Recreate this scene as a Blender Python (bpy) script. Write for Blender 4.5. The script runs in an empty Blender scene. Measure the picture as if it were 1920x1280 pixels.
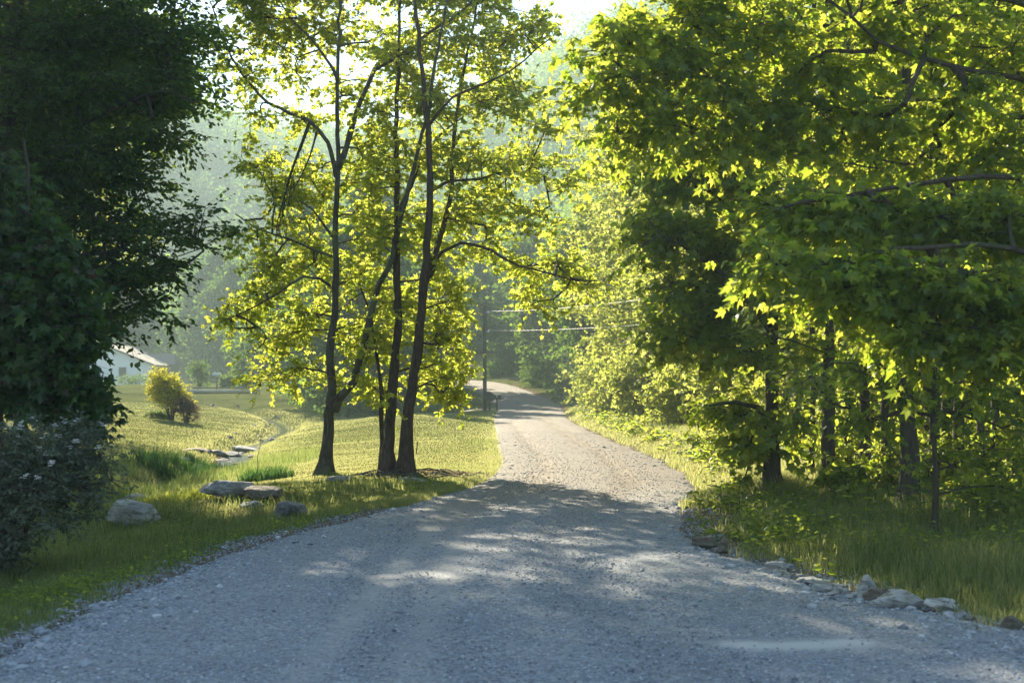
import bpy, math
import numpy as np
from mathutils import Vector

scene = bpy.context.scene
COL = scene.collection
F = 2667.0            # focal length in photograph pixels (50 mm on 36 mm, 1920 px wide)
CAMZ = 1.6
SUN_AZ = -21.0        # degrees left of the viewing direction
SUN_EL = 25.5

# ------------------------------------------------------------------ small helpers
def tag(o, label=None, cat=None, group=None, kind=None):
    if label: o['label'] = label
    if cat: o['category'] = cat
    if group: o['group'] = group
    if kind: o['kind'] = kind
    return o

def empty(name, loc=(0, 0, 0)):
    o = bpy.data.objects.new(name, None); COL.objects.link(o); o.location = loc
    o.empty_display_size = 0.3
    return o

def W(u, v, Y):
    """world point seen at photograph pixel (u, v) at distance Y"""
    return np.array([(u - 960.0) / F * Y, Y, CAMZ + (715.0 - v) / F * Y])

class MB:
    """collects triangles; build() links them as one mesh object"""
    def __init__(s): s.v = []; s.f = []; s.r = []; s.n = 0
    def add(s, v, f, rnd=0.5):
        v = np.asarray(v, dtype=np.float32).reshape(-1, 3); f = np.asarray(f, dtype=np.int64).reshape(-1, 3)
        s.v.append(v); s.f.append(f + s.n); s.n += len(v)
        r = np.empty(len(v), dtype=np.float32); r[:] = rnd; s.r.append(r)
    def build(s, name, m, parent=None, smooth=False, attr=True):
        v = np.concatenate(s.v); f = np.concatenate(s.f); r = np.concatenate(s.r)
        if parent is not None:
            v = v - np.array(parent.location, dtype=np.float32)
        me = bpy.data.meshes.new(name)
        me.vertices.add(len(v)); me.vertices.foreach_set('co', v.astype(np.float32).ravel())
        me.loops.add(len(f) * 3); me.loops.foreach_set('vertex_index', f.astype(np.int32).ravel())
        me.polygons.add(len(f)); me.polygons.foreach_set('loop_start', np.arange(0, len(f) * 3, 3, dtype=np.int32))
        me.polygons.foreach_set('loop_total', np.full(len(f), 3, dtype=np.int32))
        me.polygons.foreach_set('use_smooth', np.full(len(f), smooth, dtype=bool))
        me.update(calc_edges=True)
        if attr:
            a = me.attributes.new('rnd', 'FLOAT', 'POINT'); a.data.foreach_set('value', r)
        me.materials.append(m)
        o = bpy.data.objects.new(name, me); COL.objects.link(o)
        if parent is not None: o.parent = parent
        return o

def box(mb, c, s, rz=0.0, rnd=.5, taper=1.0, tilt=0.0):
    c = np.array(c, float); s = np.array(s, float) / 2
    v = np.array([[x, y, z] for z in (-1, 1) for y in (-1, 1) for x in (-1, 1)], float)
    v[v[:, 2] > 0, :2] *= taper
    v = v * s
    ct, st = math.cos(tilt), math.sin(tilt)
    v = v @ np.array([[1, 0, 0], [0, ct, -st], [0, st, ct]]).T
    ca, sa = math.cos(rz), math.sin(rz)
    v = v @ np.array([[ca, -sa, 0], [sa, ca, 0], [0, 0, 1]]).T + c
    f = [(0, 2, 1), (1, 2, 3), (4, 5, 6), (5, 7, 6), (0, 1, 4), (1, 5, 4), (2, 6, 3), (3, 6, 7), (0, 4, 2), (2, 4, 6), (1, 3, 5), (3, 7, 5)]
    mb.add(v, f, rnd)

def tube(mb, pts, rad, k=6, rng=None, bump=0.0, rnd=.5, cap=True, flare=None):
    pts = np.asarray(pts, float); n = len(pts); rad = np.asarray(rad, float)
    d = np.gradient(pts, axis=0); d /= np.linalg.norm(d, axis=1)[:, None] + 1e-9
    a = np.array([1.0, 0, 0]) if abs(d[0][0]) < .8 else np.array([0, 1.0, 0])
    u = np.cross(d, a); u /= np.linalg.norm(u, axis=1)[:, None] + 1e-9
    for i in range(1, n):
        uu = u[i - 1] - d[i] * np.dot(u[i - 1], d[i]); u[i] = uu / (np.linalg.norm(uu) + 1e-9)
    w = np.cross(d, u)
    th = np.arange(k) * 2 * math.pi / k
    R = rad[:, None] * np.ones((n, k))
    if bump and rng is not None:
        R = R * (1 + bump * rng.standard_normal((n, k)) + bump * rng.standard_normal(k)[None, :])
    if flare is not None: R = R * flare(np.arange(n), th)
    V = pts[:, None, :] + R[:, :, None] * (np.cos(th)[None, :, None] * u[:, None, :] + np.sin(th)[None, :, None] * w[:, None, :])
    V = V.reshape(-1, 3)
    i = np.arange(n - 1)[:, None] * k; j = np.arange(k)[None, :]; j2 = (j + 1) % k
    q = np.stack([i + j, i + j2, i + k + j2, i + k + j], -1).reshape(-1, 4)
    f = np.concatenate([q[:, [0, 1, 2]], q[:, [0, 2, 3]]])
    if cap:
        V = np.concatenate([V, pts[-1:] + d[-1:] * rad[-1]]); c = len(V) - 1; b = (n - 1) * k
        f = np.concatenate([f, np.array([[b + x, b + (x + 1) % k, c] for x in range(k)])])
    mb.add(V, f, rnd)

def smooth_path(P, step=.3):
    P = np.asarray(P, float)
    Q = np.concatenate([[2 * P[0] - P[1]], P, [2 * P[-1] - P[-2]]]); out = []
    for i in range(1, len(Q) - 2):
        n = max(1, int(np.linalg.norm(Q[i + 1] - Q[i]) / step))
        t = (np.arange(n) / n)[:, None]
        a, b, c, d = Q[i - 1], Q[i], Q[i + 1], Q[i + 2]
        out.append(.5 * (2 * b + (c - a) * t + (2 * a - 5 * b + 4 * c - d) * t * t + (3 * b - a - 3 * c + d) * t ** 3))
    out.append(P[-1:])
    return np.concatenate(out)

def vnoise(x, y, seed=0):
    """smooth value noise, range about -1..1"""
    x = np.asarray(x, float) + seed * 17.13; y = np.asarray(y, float) + seed * 9.71
    xi = np.floor(x).astype(np.int64); yi = np.floor(y).astype(np.int64)
    fx = x - xi; fy = y - yi; fx = fx * fx * (3 - 2 * fx); fy = fy * fy * (3 - 2 * fy)
    def h(a, b):
        n = (a * 374761393 + b * 668265263 + seed * 974711) & 0x7fffffff
        n = ((n ^ (n >> 13)) * 1274126177) & 0x7fffffff
        return ((n ^ (n >> 16)) & 0xffff) / 32767.5 - 1
    return (h(xi, yi) * (1 - fx) + h(xi + 1, yi) * fx) * (1 - fy) + (h(xi, yi + 1) * (1 - fx) + h(xi + 1, yi + 1) * fx) * fy

def fbm(x, y, seed=0, o=4):
    s = 0; a = 1.0; t = 0
    for i in range(o):
        s = s + a * vnoise(x * 2 ** i, y * 2 ** i, seed + i); t += a; a *= .5
    return s / t

def sstep(a, b, x):
    t = np.clip((np.asarray(x, float) - a) / (b - a), 0, 1); return t * t * (3 - 2 * t)

# ------------------------------------------------------------------ materials
def mat(name):
    m = bpy.data.materials.new(name); m.use_nodes = True
    nt = m.node_tree; nt.nodes.clear()
    return m, nt

class NT:
    def __init__(s, nt): s.nt = nt
    def n(s, t, **k):
        o = s.nt.nodes.new(t)
        for a, b in k.items():
            if a == 'ins':
                for i, v in b.items():
                    if isinstance(v, bpy.types.NodeSocket): s.nt.links.new(v, o.inputs[i])
                    else: o.inputs[i].default_value = v
            else: setattr(o, a, b)
        return o
    def l(s, a, b): s.nt.links.new(a, b)

def ramp(N, fac, stops, interp='LINEAR'):
    r = N.n('ShaderNodeValToRGB'); N.l(fac, r.inputs[0]); cr = r.color_ramp; cr.interpolation = interp
    while len(cr.elements) < len(stops): cr.elements.new(.5)
    for e, (p, c) in zip(cr.elements, stops):
        e.position = p; e.color = tuple(c) + (1,)
    return r.outputs[0]

def leaf_mat(name, dark, light, trans_d, trans_l, tmix=.5, gloss=.05, tint=None):
    m, nt = mat(name); N = NT(nt); gloss = gloss * .5
    at = N.n('ShaderNodeAttribute', attribute_name='rnd')
    st1 = [(0, dark), (1, light)]; st2 = [(0, trans_d), (1, trans_l)]
    if tint:
        st1 = [(0, dark), (.88, light), (.97, tint)]; st2 = [(0, trans_d), (.88, trans_l), (.97, tint)]
    c1 = ramp(N, at.outputs['Fac'], st1); c2 = ramp(N, at.outputs['Fac'], st2)
    d = N.n('ShaderNodeBsdfDiffuse', ins={0: c1}); t = N.n('ShaderNodeBsdfTranslucent', ins={0: c2})
    mx = N.n('ShaderNodeMixShader', ins={0: tmix, 1: d.outputs[0], 2: t.outputs[0]})
    g = N.n('ShaderNodeBsdfGlossy', ins={0: (.9, .95, 1, 1), 'Roughness': .42})
    mx2 = N.n('ShaderNodeMixShader', ins={0: gloss, 1: mx.outputs[0], 2: g.outputs[0]})
    o = N.n('ShaderNodeOutputMaterial'); N.l(mx2.outputs[0], o.inputs[0])
    return m

def bark_mat(name, c1, c2, sc=8.0, moss=None):
    m, nt = mat(name); N = NT(nt)
    tc = N.n('ShaderNodeTexCoord')
    mp = N.n('ShaderNodeMapping', ins={0: tc.outputs['Object'], 3: (sc, sc, sc * .16)})
    no = N.n('ShaderNodeTexNoise', ins={0: mp.outputs[0], 'Scale': 3.0, 'Detail': 6.0, 'Roughness': .65, 'Distortion': .6})
    no2 = N.n('ShaderNodeTexNoise', ins={0: tc.outputs['Object'], 'Scale': 2.2, 'Detail': 3.0})
    c = ramp(N, no.outputs[0], [(.32, c1), (.66, c2)])
    if moss:
        mk = ramp(N, no2.outputs[0], [(.52, (0, 0, 0)), (.64, (1, 1, 1))])
        mm = N.n('ShaderNodeMixRGB', ins={0: mk, 1: c, 2: tuple(moss) + (1,)}); c = mm.outputs[0]
    bp = N.n('ShaderNodeBump', ins={'Strength': .9, 'Distance': .02, 'Height': no.outputs[0]})
    b = N.n('ShaderNodeBsdfPrincipled', ins={'Base Color': c, 'Roughness': .9, 'Normal': bp.outputs[0]})
    o = N.n('ShaderNodeOutputMaterial'); N.l(b.outputs[0], o.inputs[0])
    return m

def plain_mat(name, c, rough=.8, var=.15, sc=6.0, metal=0.0, bump=.1):
    m, nt = mat(name); N = NT(nt)
    tc = N.n('ShaderNodeTexCoord')
    no = N.n('ShaderNodeTexNoise', ins={0: tc.outputs['Object'], 'Scale': sc, 'Detail': 5.0, 'Roughness': .6})
    lo = tuple(x * (1 - var) for x in c); hi = tuple(min(1, x * (1 + var)) for x in c)
    cc = ramp(N, no.outputs[0], [(.3, lo), (.7, hi)])
    bp = N.n('ShaderNodeBump', ins={'Strength': bump, 'Distance': .02, 'Height': no.outputs[0]})
    b = N.n('ShaderNodeBsdfPrincipled', ins={'Base Color': cc, 'Roughness': rough, 'Metallic': metal, 'Normal': bp.outputs[0]})
    o = N.n('ShaderNodeOutputMaterial'); N.l(b.outputs[0], o.inputs[0])
    return m

def rock_mat(name, c1, c2, c3, sc=5.0):
    m, nt = mat(name); N = NT(nt)
    tc = N.n('ShaderNodeTexCoord')
    no = N.n('ShaderNodeTexNoise', ins={0: tc.outputs['Object'], 'Scale': sc, 'Detail': 9.0, 'Roughness': .7, 'Distortion': .4})
    no2 = N.n('ShaderNodeTexNoise', ins={0: tc.outputs['Object'], 'Scale': sc * .35, 'Detail': 4.0, 'Roughness': .6})
    c = ramp(N, no.outputs[0], [(.3, c1), (.62, c2)])
    k = ramp(N, no2.outputs[0], [(.5, (0, 0, 0)), (.62, (1, 1, 1))])
    mm0 = N.n('ShaderNodeMixRGB', ins={0: k, 1: c, 2: tuple(c3) + (1,)})
    mp = N.n('ShaderNodeMapping', ins={0: tc.outputs['Object'], 2: (.3, .15, 0), 3: (2.0, 2.0, 14.0)})
    ns = N.n('ShaderNodeTexNoise', ins={0: mp.outputs[0], 'Scale': 2.2, 'Detail': 5.0, 'Roughness': .6})
    crk = ramp(N, ns.outputs[0], [(.38, (.40, .38, .35)), (.47, (1, 1, 1))])
    mmc = N.n('ShaderNodeMixRGB', blend_type='MULTIPLY', ins={0: .8, 1: mm0.outputs[0], 2: crk})
    ge = N.n('ShaderNodeNewGeometry'); sz_ = N.n('ShaderNodeSeparateXYZ', ins={0: tc.outputs['Object']})
    no3 = N.n('ShaderNodeTexNoise', ins={0: tc.outputs['Object'], 'Scale': 14.0, 'Detail': 5.0, 'Roughness': .7})
    msk = ramp(N, no3.outputs[0], [(.57, (0, 0, 0)), (.63, (1, 1, 1))])
    mm = N.n('ShaderNodeMixRGB', ins={0: msk, 1: mmc.outputs[0], 2: (.09, .10, .05, 1)})
    hs = N.n('ShaderNodeMath', operation='ADD', ins={0: no.outputs[0], 1: ns.outputs[0]})
    bp = N.n('ShaderNodeBump', ins={'Strength': .9, 'Distance': .05, 'Height': hs.outputs[0]})
    b = N.n('ShaderNodeBsdfPrincipled', ins={'Base Color': mm.outputs[0], 'Roughness': .85, 'Normal': bp.outputs[0]})
    o = N.n('ShaderNodeOutputMaterial'); N.l(b.outputs[0], o.inputs[0])
    return m

M = {}
M['maple'] = leaf_mat('maple_leaf', (.032, .075, .014), (.075, .14, .022), (.34, .50, .035), (.72, .74, .09), .66, .05)
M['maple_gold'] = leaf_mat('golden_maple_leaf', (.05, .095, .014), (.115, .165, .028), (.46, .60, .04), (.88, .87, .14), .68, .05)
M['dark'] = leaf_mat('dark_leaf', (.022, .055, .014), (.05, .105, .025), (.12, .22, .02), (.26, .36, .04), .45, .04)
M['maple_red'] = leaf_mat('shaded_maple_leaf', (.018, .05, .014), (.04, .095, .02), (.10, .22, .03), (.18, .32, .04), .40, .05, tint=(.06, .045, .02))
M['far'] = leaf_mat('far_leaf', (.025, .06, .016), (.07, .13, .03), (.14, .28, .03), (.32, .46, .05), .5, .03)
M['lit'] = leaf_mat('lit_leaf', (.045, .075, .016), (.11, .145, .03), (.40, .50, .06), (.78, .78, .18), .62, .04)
M['greybush'] = leaf_mat('grey_leaf', (.07, .095, .06), (.16, .20, .14), (.12, .18, .08), (.2, .27, .14), .35, .05)
M['yellowbush'] = leaf_mat('yellow_leaf', (.34, .36, .04), (.55, .53, .07), (.74, .72, .05), (.95, .90, .10), .5, .04, tint=(.16, .05, .04))
M['redleaf'] = leaf_mat('red_leaf', (.06, .035, .03), (.14, .06, .05), (.25, .1, .08), (.3, .14, .1), .4, .04)
M['grass'] = leaf_mat('grass_blade', (.028, .075, .014), (.10, .155, .038), (.18, .30, .04), (.74, .70, .30), .5, .05, tint=(.40, .34, .18))
M['iris'] = leaf_mat('iris_blade', (.02, .06, .02), (.05, .10, .035), (.08, .2, .04), (.14, .28, .05), .4, .06)
M['petal'] = plain_mat('petal', (.75, .75, .72), .6, .05)
M['bark'] = bark_mat('bark', (.018, .012, .008), (.12, .085, .06), 11)
M['bark_grey'] = bark_mat('grey_bark', (.022, .019, .015), (.14, .12, .095), 11, (.12, .13, .08))
M['bark_dark'] = bark_mat('dark_bark', (.022, .018, .013), (.085, .07, .05), 8, (.05, .06, .03))
M['rock'] = rock_mat('grey_rock', (.24, .245, .25), (.52, .53, .54), (.26, .25, .235))
M['rock_dark'] = rock_mat('dark_rock', (.09, .09, .09), (.28, .28, .28), (.07, .065, .05))
M['rock_pale'] = rock_mat('pale_rock', (.38, .385, .39), (.66, .66, .65), (.30, .30, .29))
M['rock_brown'] = rock_mat('brown_rock', (.10, .075, .055), (.26, .21, .17), (.14, .13, .11))

# ------------------------------------------------------------------ the land
LEFT = np.array([(-3.5, -40), (-3.4, -8), (-3.15, 4), (-2.98, 8.2), (-2.86, 11.2), (-2.5, 14), (-1.9, 16.4), (-1.16, 19.4), (-.5, 22.5), (-.2, 27.5),
                 (-.30, 34), (-.42, 41), (-.8, 61), (-.75, 80), (-1.3, 90), (-3.1, 104), (-5.2, 112), (-8.2, 118), (-11.6, 124), (-13.8, 134), (-15.4, 150)], float)
RIGHT = np.array([(4.2, -40), (4.0, -8), (3.7, 4), (3.3, 8.6), (2.35, 11.2), (1.85, 13.6), (1.78, 15.4), (2.15, 18), (2.75, 21.6), (2.98, 27.5),
                  (2.85, 34), (2.65, 41), (2.4, 61), (2.85, 82), (2.3, 92), (.6, 106), (-1.4, 115.5), (-4.6, 121), (-7.8, 126.5), (-10.6, 135), (-12.2, 150)], float)
L2 = smooth_path(np.c_[LEFT, np.zeros(len(LEFT))], .25)[:, :2]
R2 = smooth_path(np.c_[RIGHT, np.zeros(len(RIGHT))], .25)[:, :2]

def xl(y): return np.interp(y, L2[:, 1], L2[:, 0])
def xr(y): return np.interp(y, R2[:, 1], R2[:, 0])
def road_in(x, y):
    """metres inside the road (negative outside)"""
    x = np.asarray(x, float); y = np.asarray(y, float)
    a = np.minimum(x - xl(y), xr(y) - x)
    return np.where(y > 150, -(y - 150) - .2, a)

CREEK = np.array([(-12, 8), (-9.4, 15), (-8.2, 20), (-7.3, 26), (-7.1, 33), (-7.7, 39), (-8.6, 45), (-9.2, 52), (-10, 62), (-12, 72), (-16.5, 84), (-24, 93), (-50, 100), (-120, 104)], float)
CK = smooth_path(np.c_[CREEK, np.zeros(len(CREEK))], 1.0)[:, :2]
def creek_d(x, y):
    sh = np.shape(x); x = np.ravel(x); y = np.ravel(y); out = np.full(len(x), 1e9)
    for i in range(0, len(CK) - 1):
        a = CK[i]; b = CK[i + 1]; ab = b - a; t = np.clip(((x - a[0]) * ab[0] + (y - a[1]) * ab[1]) / (ab @ ab), 0, 1)
        out = np.minimum(out, np.hypot(x - a[0] - t * ab[0], y - a[1] - t * ab[1]))
    return out.reshape(sh)

def zroad(x, y):
    # the lane is flat to 78 m and then climbs round the bend
    t = np.clip(np.asarray(y, float) - 78, 0, 42)
    return np.where(t < 8, .003 * t * t, .192 + .046 * (t - 8)) * 1.0

def ridge_h(x):
    return 75 + 7 * sstep(-20, 40, x) + 4 * np.sin(x / 60 + .6) + 3 * np.sin(x / 27.0) - 5 * sstep(-90, -160, x)

def ground(x, y, detail=True):
    x = np.asarray(x, float); y = np.asarray(y, float)
    zr = zroad(x, y)
    near = 1 - sstep(21, 29, y)
    cd = creek_d(x, y)
    left = sstep(0.2, 3.2, xl(np.minimum(y, 150)) - x)
    right = sstep(0.0, 1.0, x - xr(np.minimum(y, 150)))
    z = zr * (1 - .35 * sstep(6, 40, np.abs(x)))
    # shallow creek valley, then its channel
    z = z - left * .42 * np.exp(-(cd / 3.2) ** 2) * (1 - .6 * sstep(60, 90, y))
    z = z - left * .34 * np.exp(-(cd / .75) ** 4)
    # verge ditch beside the lane near the camera
    s = xl(np.minimum(y, 150)) - x
    z = z - .22 * sstep(.2, 1.6, s) * (1 - sstep(17, 22, y)) * (1 - .4 * sstep(5, 9, s))
    # lawn climbing beyond the creek
    bx = np.maximum(0, -x - 9)
    z = z + (.032 * bx) * sstep(22, 40, y) * (1 - sstep(80, 130, y) * .95)
    # gentle rise on the lawn behind the two trees
    z = z + .30 * np.exp(-((x + 4.3) / 2.6) ** 2 - ((y - 56) / 12) ** 2) - .35 * left * np.exp(-((y - 78) / 9) ** 2) * np.exp(-((x + 5.5) / 3) ** 2)
    # mound at the foot of the tree clump
    z = z + .10 * np.exp(-((x + 1.7) / .9) ** 2 - ((y - 24.6) / .8) ** 2) + .05 * np.exp(-((x + 3.3) / .6) ** 2 - ((y - 25) / .6) ** 2)
    # wooded bank on the right
    rx = np.maximum(0, x - xr(np.minimum(y, 150)) - 1.2)
    z = z + .045 * rx + .0035 * rx ** 2 * (rx < 40) + (rx >= 40) * (5.6 + .2 * (rx - 40)) + .10 * sstep(0.1, .5, x - xr(np.minimum(y, 150))) * sstep(18, 24, y)
    # hills
    rh = ridge_h(x)
    z = z + rh * sstep(200, 470, y + 14 * np.sin(x / 41)) + 5.0 * sstep(125, 180, y)*sstep(-30, -5, x) + .25 * np.maximum(0, -x - 75)
    z = z + 2.2 * sstep(118, 135, y) * sstep(-16, -2, x)
    if detail:
        off = -road_in(x, y)
        w = sstep(0.0, .8, off)
        z = z + w * ((.008 + .027 * near) * fbm(x * .9, y * .9, 3) + .018 * fbm(x * 3.1, y * 3.1, 5) * near)
        z = z + w * .10 * fbm(x * .25, y * .25, 8) * sstep(.5, 3, off)
        z = np.where(off < .12, z - .07 * sstep(.12, -.12, off), z)
    return z

def gz(x, y): return float(ground(np.array([x]), np.array([y]))[0])

# -- ground sheet
def axis(segs):
    out = []
    for a, b, s in segs: out.append(np.arange(a, b, s))
    return np.unique(np.round(np.concatenate(out), 4))
gx = axis([(-560, -120, 12), (-120, -40, 3), (-40, -16, .8), (-16, -8, .25), (-8, 6, .09), (6, 14, .3), (14, 40, 1), (40, 120, 4), (120, 561, 12)])
gy = axis([(-80, -10, 6), (-10, 5, .6), (5, 30, .09), (30, 60, .3), (60, 130, .8), (130, 320, 3), (320, 720, 10)])
X, Y = np.meshgrid(gx, gy); Z = ground(X, Y)
nx, ny = len(gx), len(gy)
idx = np.arange(nx * ny).reshape(ny, nx)
q = np.stack([idx[:-1, :-1], idx[:-1, 1:], idx[1:, 1:], idx[1:, :-1]], -1).reshape(-1, 4)
mb = MB(); mb.add(np.stack([X, Y, Z], -1).reshape(-1, 3), np.concatenate([q[:, [0, 1, 2]], q[:, [0, 2, 3]]]))
# soil mask: bare earth beside the lane, on creek banks, under the woods
off = -road_in(X, Y)
soil = np.exp(-(np.maximum(off, 0) / .32) ** 2) * (off > -1)
soil = soil * (1 - .9 * sstep(17, 21, Y) * (X < 0)) + .95 * np.exp(-(np.maximum(off, 0) / .9) ** 2) * (X > 0) * np.exp(-((Y - 15) / 3) ** 2)
soil = np.maximum(soil, .9 * np.exp(-(creek_d(X, Y) / .6) ** 4) * (Y < 48))
soil = np.maximum(soil, .75 * sstep(2.2, 4, X - xr(np.minimum(Y, 150))) * (Y < 130) * sstep(30, 12, Y))
soil = np.maximum(soil, .9 * np.exp(-((X + 1.0) / .9) ** 2 - ((Y - 24.2) / .9) ** 2))
soil = np.maximum(soil, .8 * sstep(.1, .5, fbm(X * 1.3, Y * 1.3, 21)) * (X < 0) * (Y < 22) * sstep(.3, .8, off))

m, nt = mat('ground'); N = NT(nt)
tc = N.n('ShaderNodeTexCoord')
at = N.n('ShaderNodeAttribute', attribute_name='rnd')
n1 = N.n('ShaderNodeTexNoise', ins={0: tc.outputs['Object'], 'Scale': .35, 'Detail': 5.0, 'Roughness': .6})
n2 = N.n('ShaderNodeTexNoise', ins={0: tc.outputs['Object'], 'Scale': 9.0, 'Detail': 6.0, 'Roughness': .7})
n3 = N.n('ShaderNodeTexNoise', ins={0: tc.outputs['Object'], 'Scale': 60.0, 'Detail': 3.0, 'Roughness': .7})
ga = ramp(N, n1.outputs[0], [(.35, (.07, .10, .028)), (.62, (.20, .20, .08))])
gb = ramp(N, n2.outputs[0], [(.3, (.04, .06, .015)), (.7, (.17, .17, .06))])
gm = N.n('ShaderNodeMixRGB', ins={0: .5, 1: ga, 2: gb})
so = ramp(N, n3.outputs[0], [(.3, (.10, .075, .05)), (.7, (.26, .20, .14))])
ad = N.n('ShaderNodeMath', operation='ADD', ins={0: at.outputs['Fac'], 1: -0.25})
mu = N.n('ShaderNodeMath', operation='MULTIPLY_ADD', ins={0: n2.outputs[0], 1: .5, 2: ad.outputs[0]})
k = ramp(N, mu.outputs[0], [(.38, (0, 0, 0)), (.58, (1, 1, 1))])
mx = N.n('ShaderNodeMixRGB', ins={0: k, 1: gm.outputs[0], 2: so})
bp = N.n('ShaderNodeBump', ins={'Strength': .8, 'Distance': .03, 'Height': n3.outputs[0]})
bp2 = N.n('ShaderNodeBump', ins={'Strength': .7, 'Distance': .015, 'Height': n2.outputs[0], 'Normal': bp.outputs[0]})
b = N.n('ShaderNodeBsdfDiffuse', ins={0: mx.outputs[0], 'Normal': bp2.outputs[0]})
o = N.n('ShaderNodeOutputMaterial'); N.l(b.outputs[0], o.inputs[0]); M['ground'] = m
mb.r = [soil.ravel().astype(np.float32)]
tag(mb.build('ground', M['ground'], smooth=True), 'mown lawn and rough grass verges rolling down to the creek', kind='structure')

# -- the gravel lane
rng = np.random.default_rng(5)
LP, RP = [], []
Ls = smooth_path(np.c_[LEFT, np.zeros(len(LEFT))], .1)[:, :2]; Rs = smooth_path(np.c_[RIGHT, np.zeros(len(RIGHT))], .1)[:, :2]
def resample(P, n):
    # spacing grows with distance
    d = np.r_[0, np.cumsum(np.linalg.norm(np.diff(P, axis=0), axis=1))]
    return np.c_[np.interp(n, d / d[-1], P[:, 0]), np.interp(n, d / d[-1], P[:, 1])]
# pair by index parameter of the control points
def bypar(C, t):
    S = smooth_path(np.c_[C, np.zeros(len(C))], .1)[:, :2]
    d = np.r_[0, np.cumsum(np.linalg.norm(np.diff(S, axis=0), axis=1))]
    cd = np.array([d[np.argmin(np.hypot(S[:, 0] - c[0], S[:, 1] - c[1]))] for c in C])
    dd = np.interp(t, np.arange(len(C)), cd)
    return np.c_[np.interp(dd, d, S[:, 0]), np.interp(dd, d, S[:, 1])]
ts = [0.0]
while ts[-1] < len(LEFT) - 1:
    t = ts[-1]; i = min(int(t), len(LEFT) - 2); seg = np.linalg.norm(LEFT[i + 1] - LEFT[i]); yy = LEFT[i][1]
    step = .09 if 5 < yy < 30 else (.3 if 3 < yy < 70 else .8)
    ts.append(t + step / seg)
ts = np.clip(np.array(ts), 0, len(LEFT) - 1)
A = bypar(LEFT, ts); B = bypar(RIGHT, ts)
jl = .10 * fbm(A[:, 1] * 1.6, A[:, 0] * 1.6, 31) + .07 * fbm(A[:, 1] * 6, A[:, 0], 33)
jr = .16 * fbm(B[:, 1] * 1.3, B[:, 0] * 1.3, 35) + .09 * fbm(B[:, 1] * 5, B[:, 0], 37)
dirn = (B - A) / np.linalg.norm(B - A, axis=1)[:, None]
A2 = A - dirn * (.12 + jl)[:, None]; B2 = B + dirn * (.12 + jr)[:, None]
NU = 56; un = (np.arange(NU) / (NU - 1)); un = .5 - .5 * np.cos(un * math.pi) * (.6 + .4 * np.abs(2 * un - 1))
un = (un - un[0]) / (un[-1] - un[0])
RX = A2[:, 0][:, None] * (1 - un) + B2[:, 0][:, None] * un
RY = A2[:, 1][:, None] * (1 - un) + B2[:, 1][:, None] * un
wid = np.linalg.norm(B2 - A2, axis=1)[:, None]
lat = (un[None, :] - .5) * wid
rut = .02 * np.exp(-((np.abs(lat) - .75) / .25) ** 2)
edge = np.minimum(un, 1 - un)[None, :] * wid
RZ = zroad(RX, RY) + .03 * (1 - (2 * np.abs(un - .5)[None, :]) ** 2) - rut + .010 * fbm(RX * 3, RY * 3, 41) + .02 * fbm(RX * .7, RY * .7, 43) - .075 * np.exp(-(edge / .09) ** 2)
nr = len(ts); idx = np.arange(nr * NU).reshape(nr, NU)
q = np.stack([idx[:-1, :-1], idx[:-1, 1:], idx[1:, 1:], idx[1:, :-1]], -1).reshape(-1, 4)
# worn wheel bands (real fine dust), rnd = how worn
sh = .25 * np.interp(RY, [0, 12, 25, 60], [-1.2, -1.0, 0, 0])
worn = (np.exp(-((RX + 1.12 - .035 * (RY - 8)) / .13) ** 2) + .95 * np.exp(-((RX + .56) / .14) ** 2) + .45 * np.exp(-((RX - 1.0 + .04 * (RY - 8)) / .22) ** 2)) * sstep(21, 15, RY)
worn = worn + .95 * np.exp(-((lat + .70) / .2) ** 2) * sstep(14, 22, RY) + .95 * np.exp(-((lat - .62) / .24) ** 2) * sstep(14, 22, RY) + .5 * np.exp(-((lat - 1.25) / .15) ** 2) * sstep(20, 25, RY) * (RY < 60)
worn = worn * (.7 + .5 * fbm(RX * 1.5, RY * .35, 51))
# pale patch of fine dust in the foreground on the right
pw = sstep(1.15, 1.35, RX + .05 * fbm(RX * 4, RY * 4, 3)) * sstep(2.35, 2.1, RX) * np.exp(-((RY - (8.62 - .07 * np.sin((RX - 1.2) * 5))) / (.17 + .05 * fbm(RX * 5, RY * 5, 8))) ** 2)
worn = worn * .95 + 2.6 * pw + .65 * sstep(14, 23, RY) + .3 * np.exp(-((edge) / .35) ** 2) * sstep(14, 18, RY)  # the far term also spreads the sunlit tan across the lane
mb = MB(); mb.add(np.stack([RX, RY, RZ], -1).reshape(-1, 3), np.concatenate([q[:, [0, 1, 2]], q[:, [0, 2, 3]]]))
mb.r = [worn.ravel().astype(np.float32)]
m, nt = mat('gravel_road'); N = NT(nt)
tc = N.n('ShaderNodeTexCoord'); at = N.n('ShaderNodeAttribute', attribute_name='rnd')
vo = N.n('ShaderNodeTexVoronoi', ins={0: tc.outputs['Object'], 'Scale': 42.0, 'Randomness': 1.0})
vo2 = N.n('ShaderNodeTexVoronoi', ins={0: tc.outputs['Object'], 'Scale': 105.0})
n1 = N.n('ShaderNodeTexNoise', ins={0: tc.outputs['Object'], 'Scale': .9, 'Detail': 6.0, 'Roughness': .65})
n2 = N.n('ShaderNodeTexNoise', ins={0: tc.outputs['Object'], 'Scale': 22.0, 'Detail': 6.0, 'Roughness': .8})
sepc = N.n('ShaderNodeSeparateColor', ins={0: vo.outputs['Color']})
sepd = N.n('ShaderNodeSeparateColor', ins={0: vo2.outputs['Color']})
st = ramp(N, sepc.outputs[0], [(0, (.12, .135, .165)), (.45, (.265, .295, .345)), (.8, (.38, .415, .465)), (1, (.58, .60, .64))])
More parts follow.
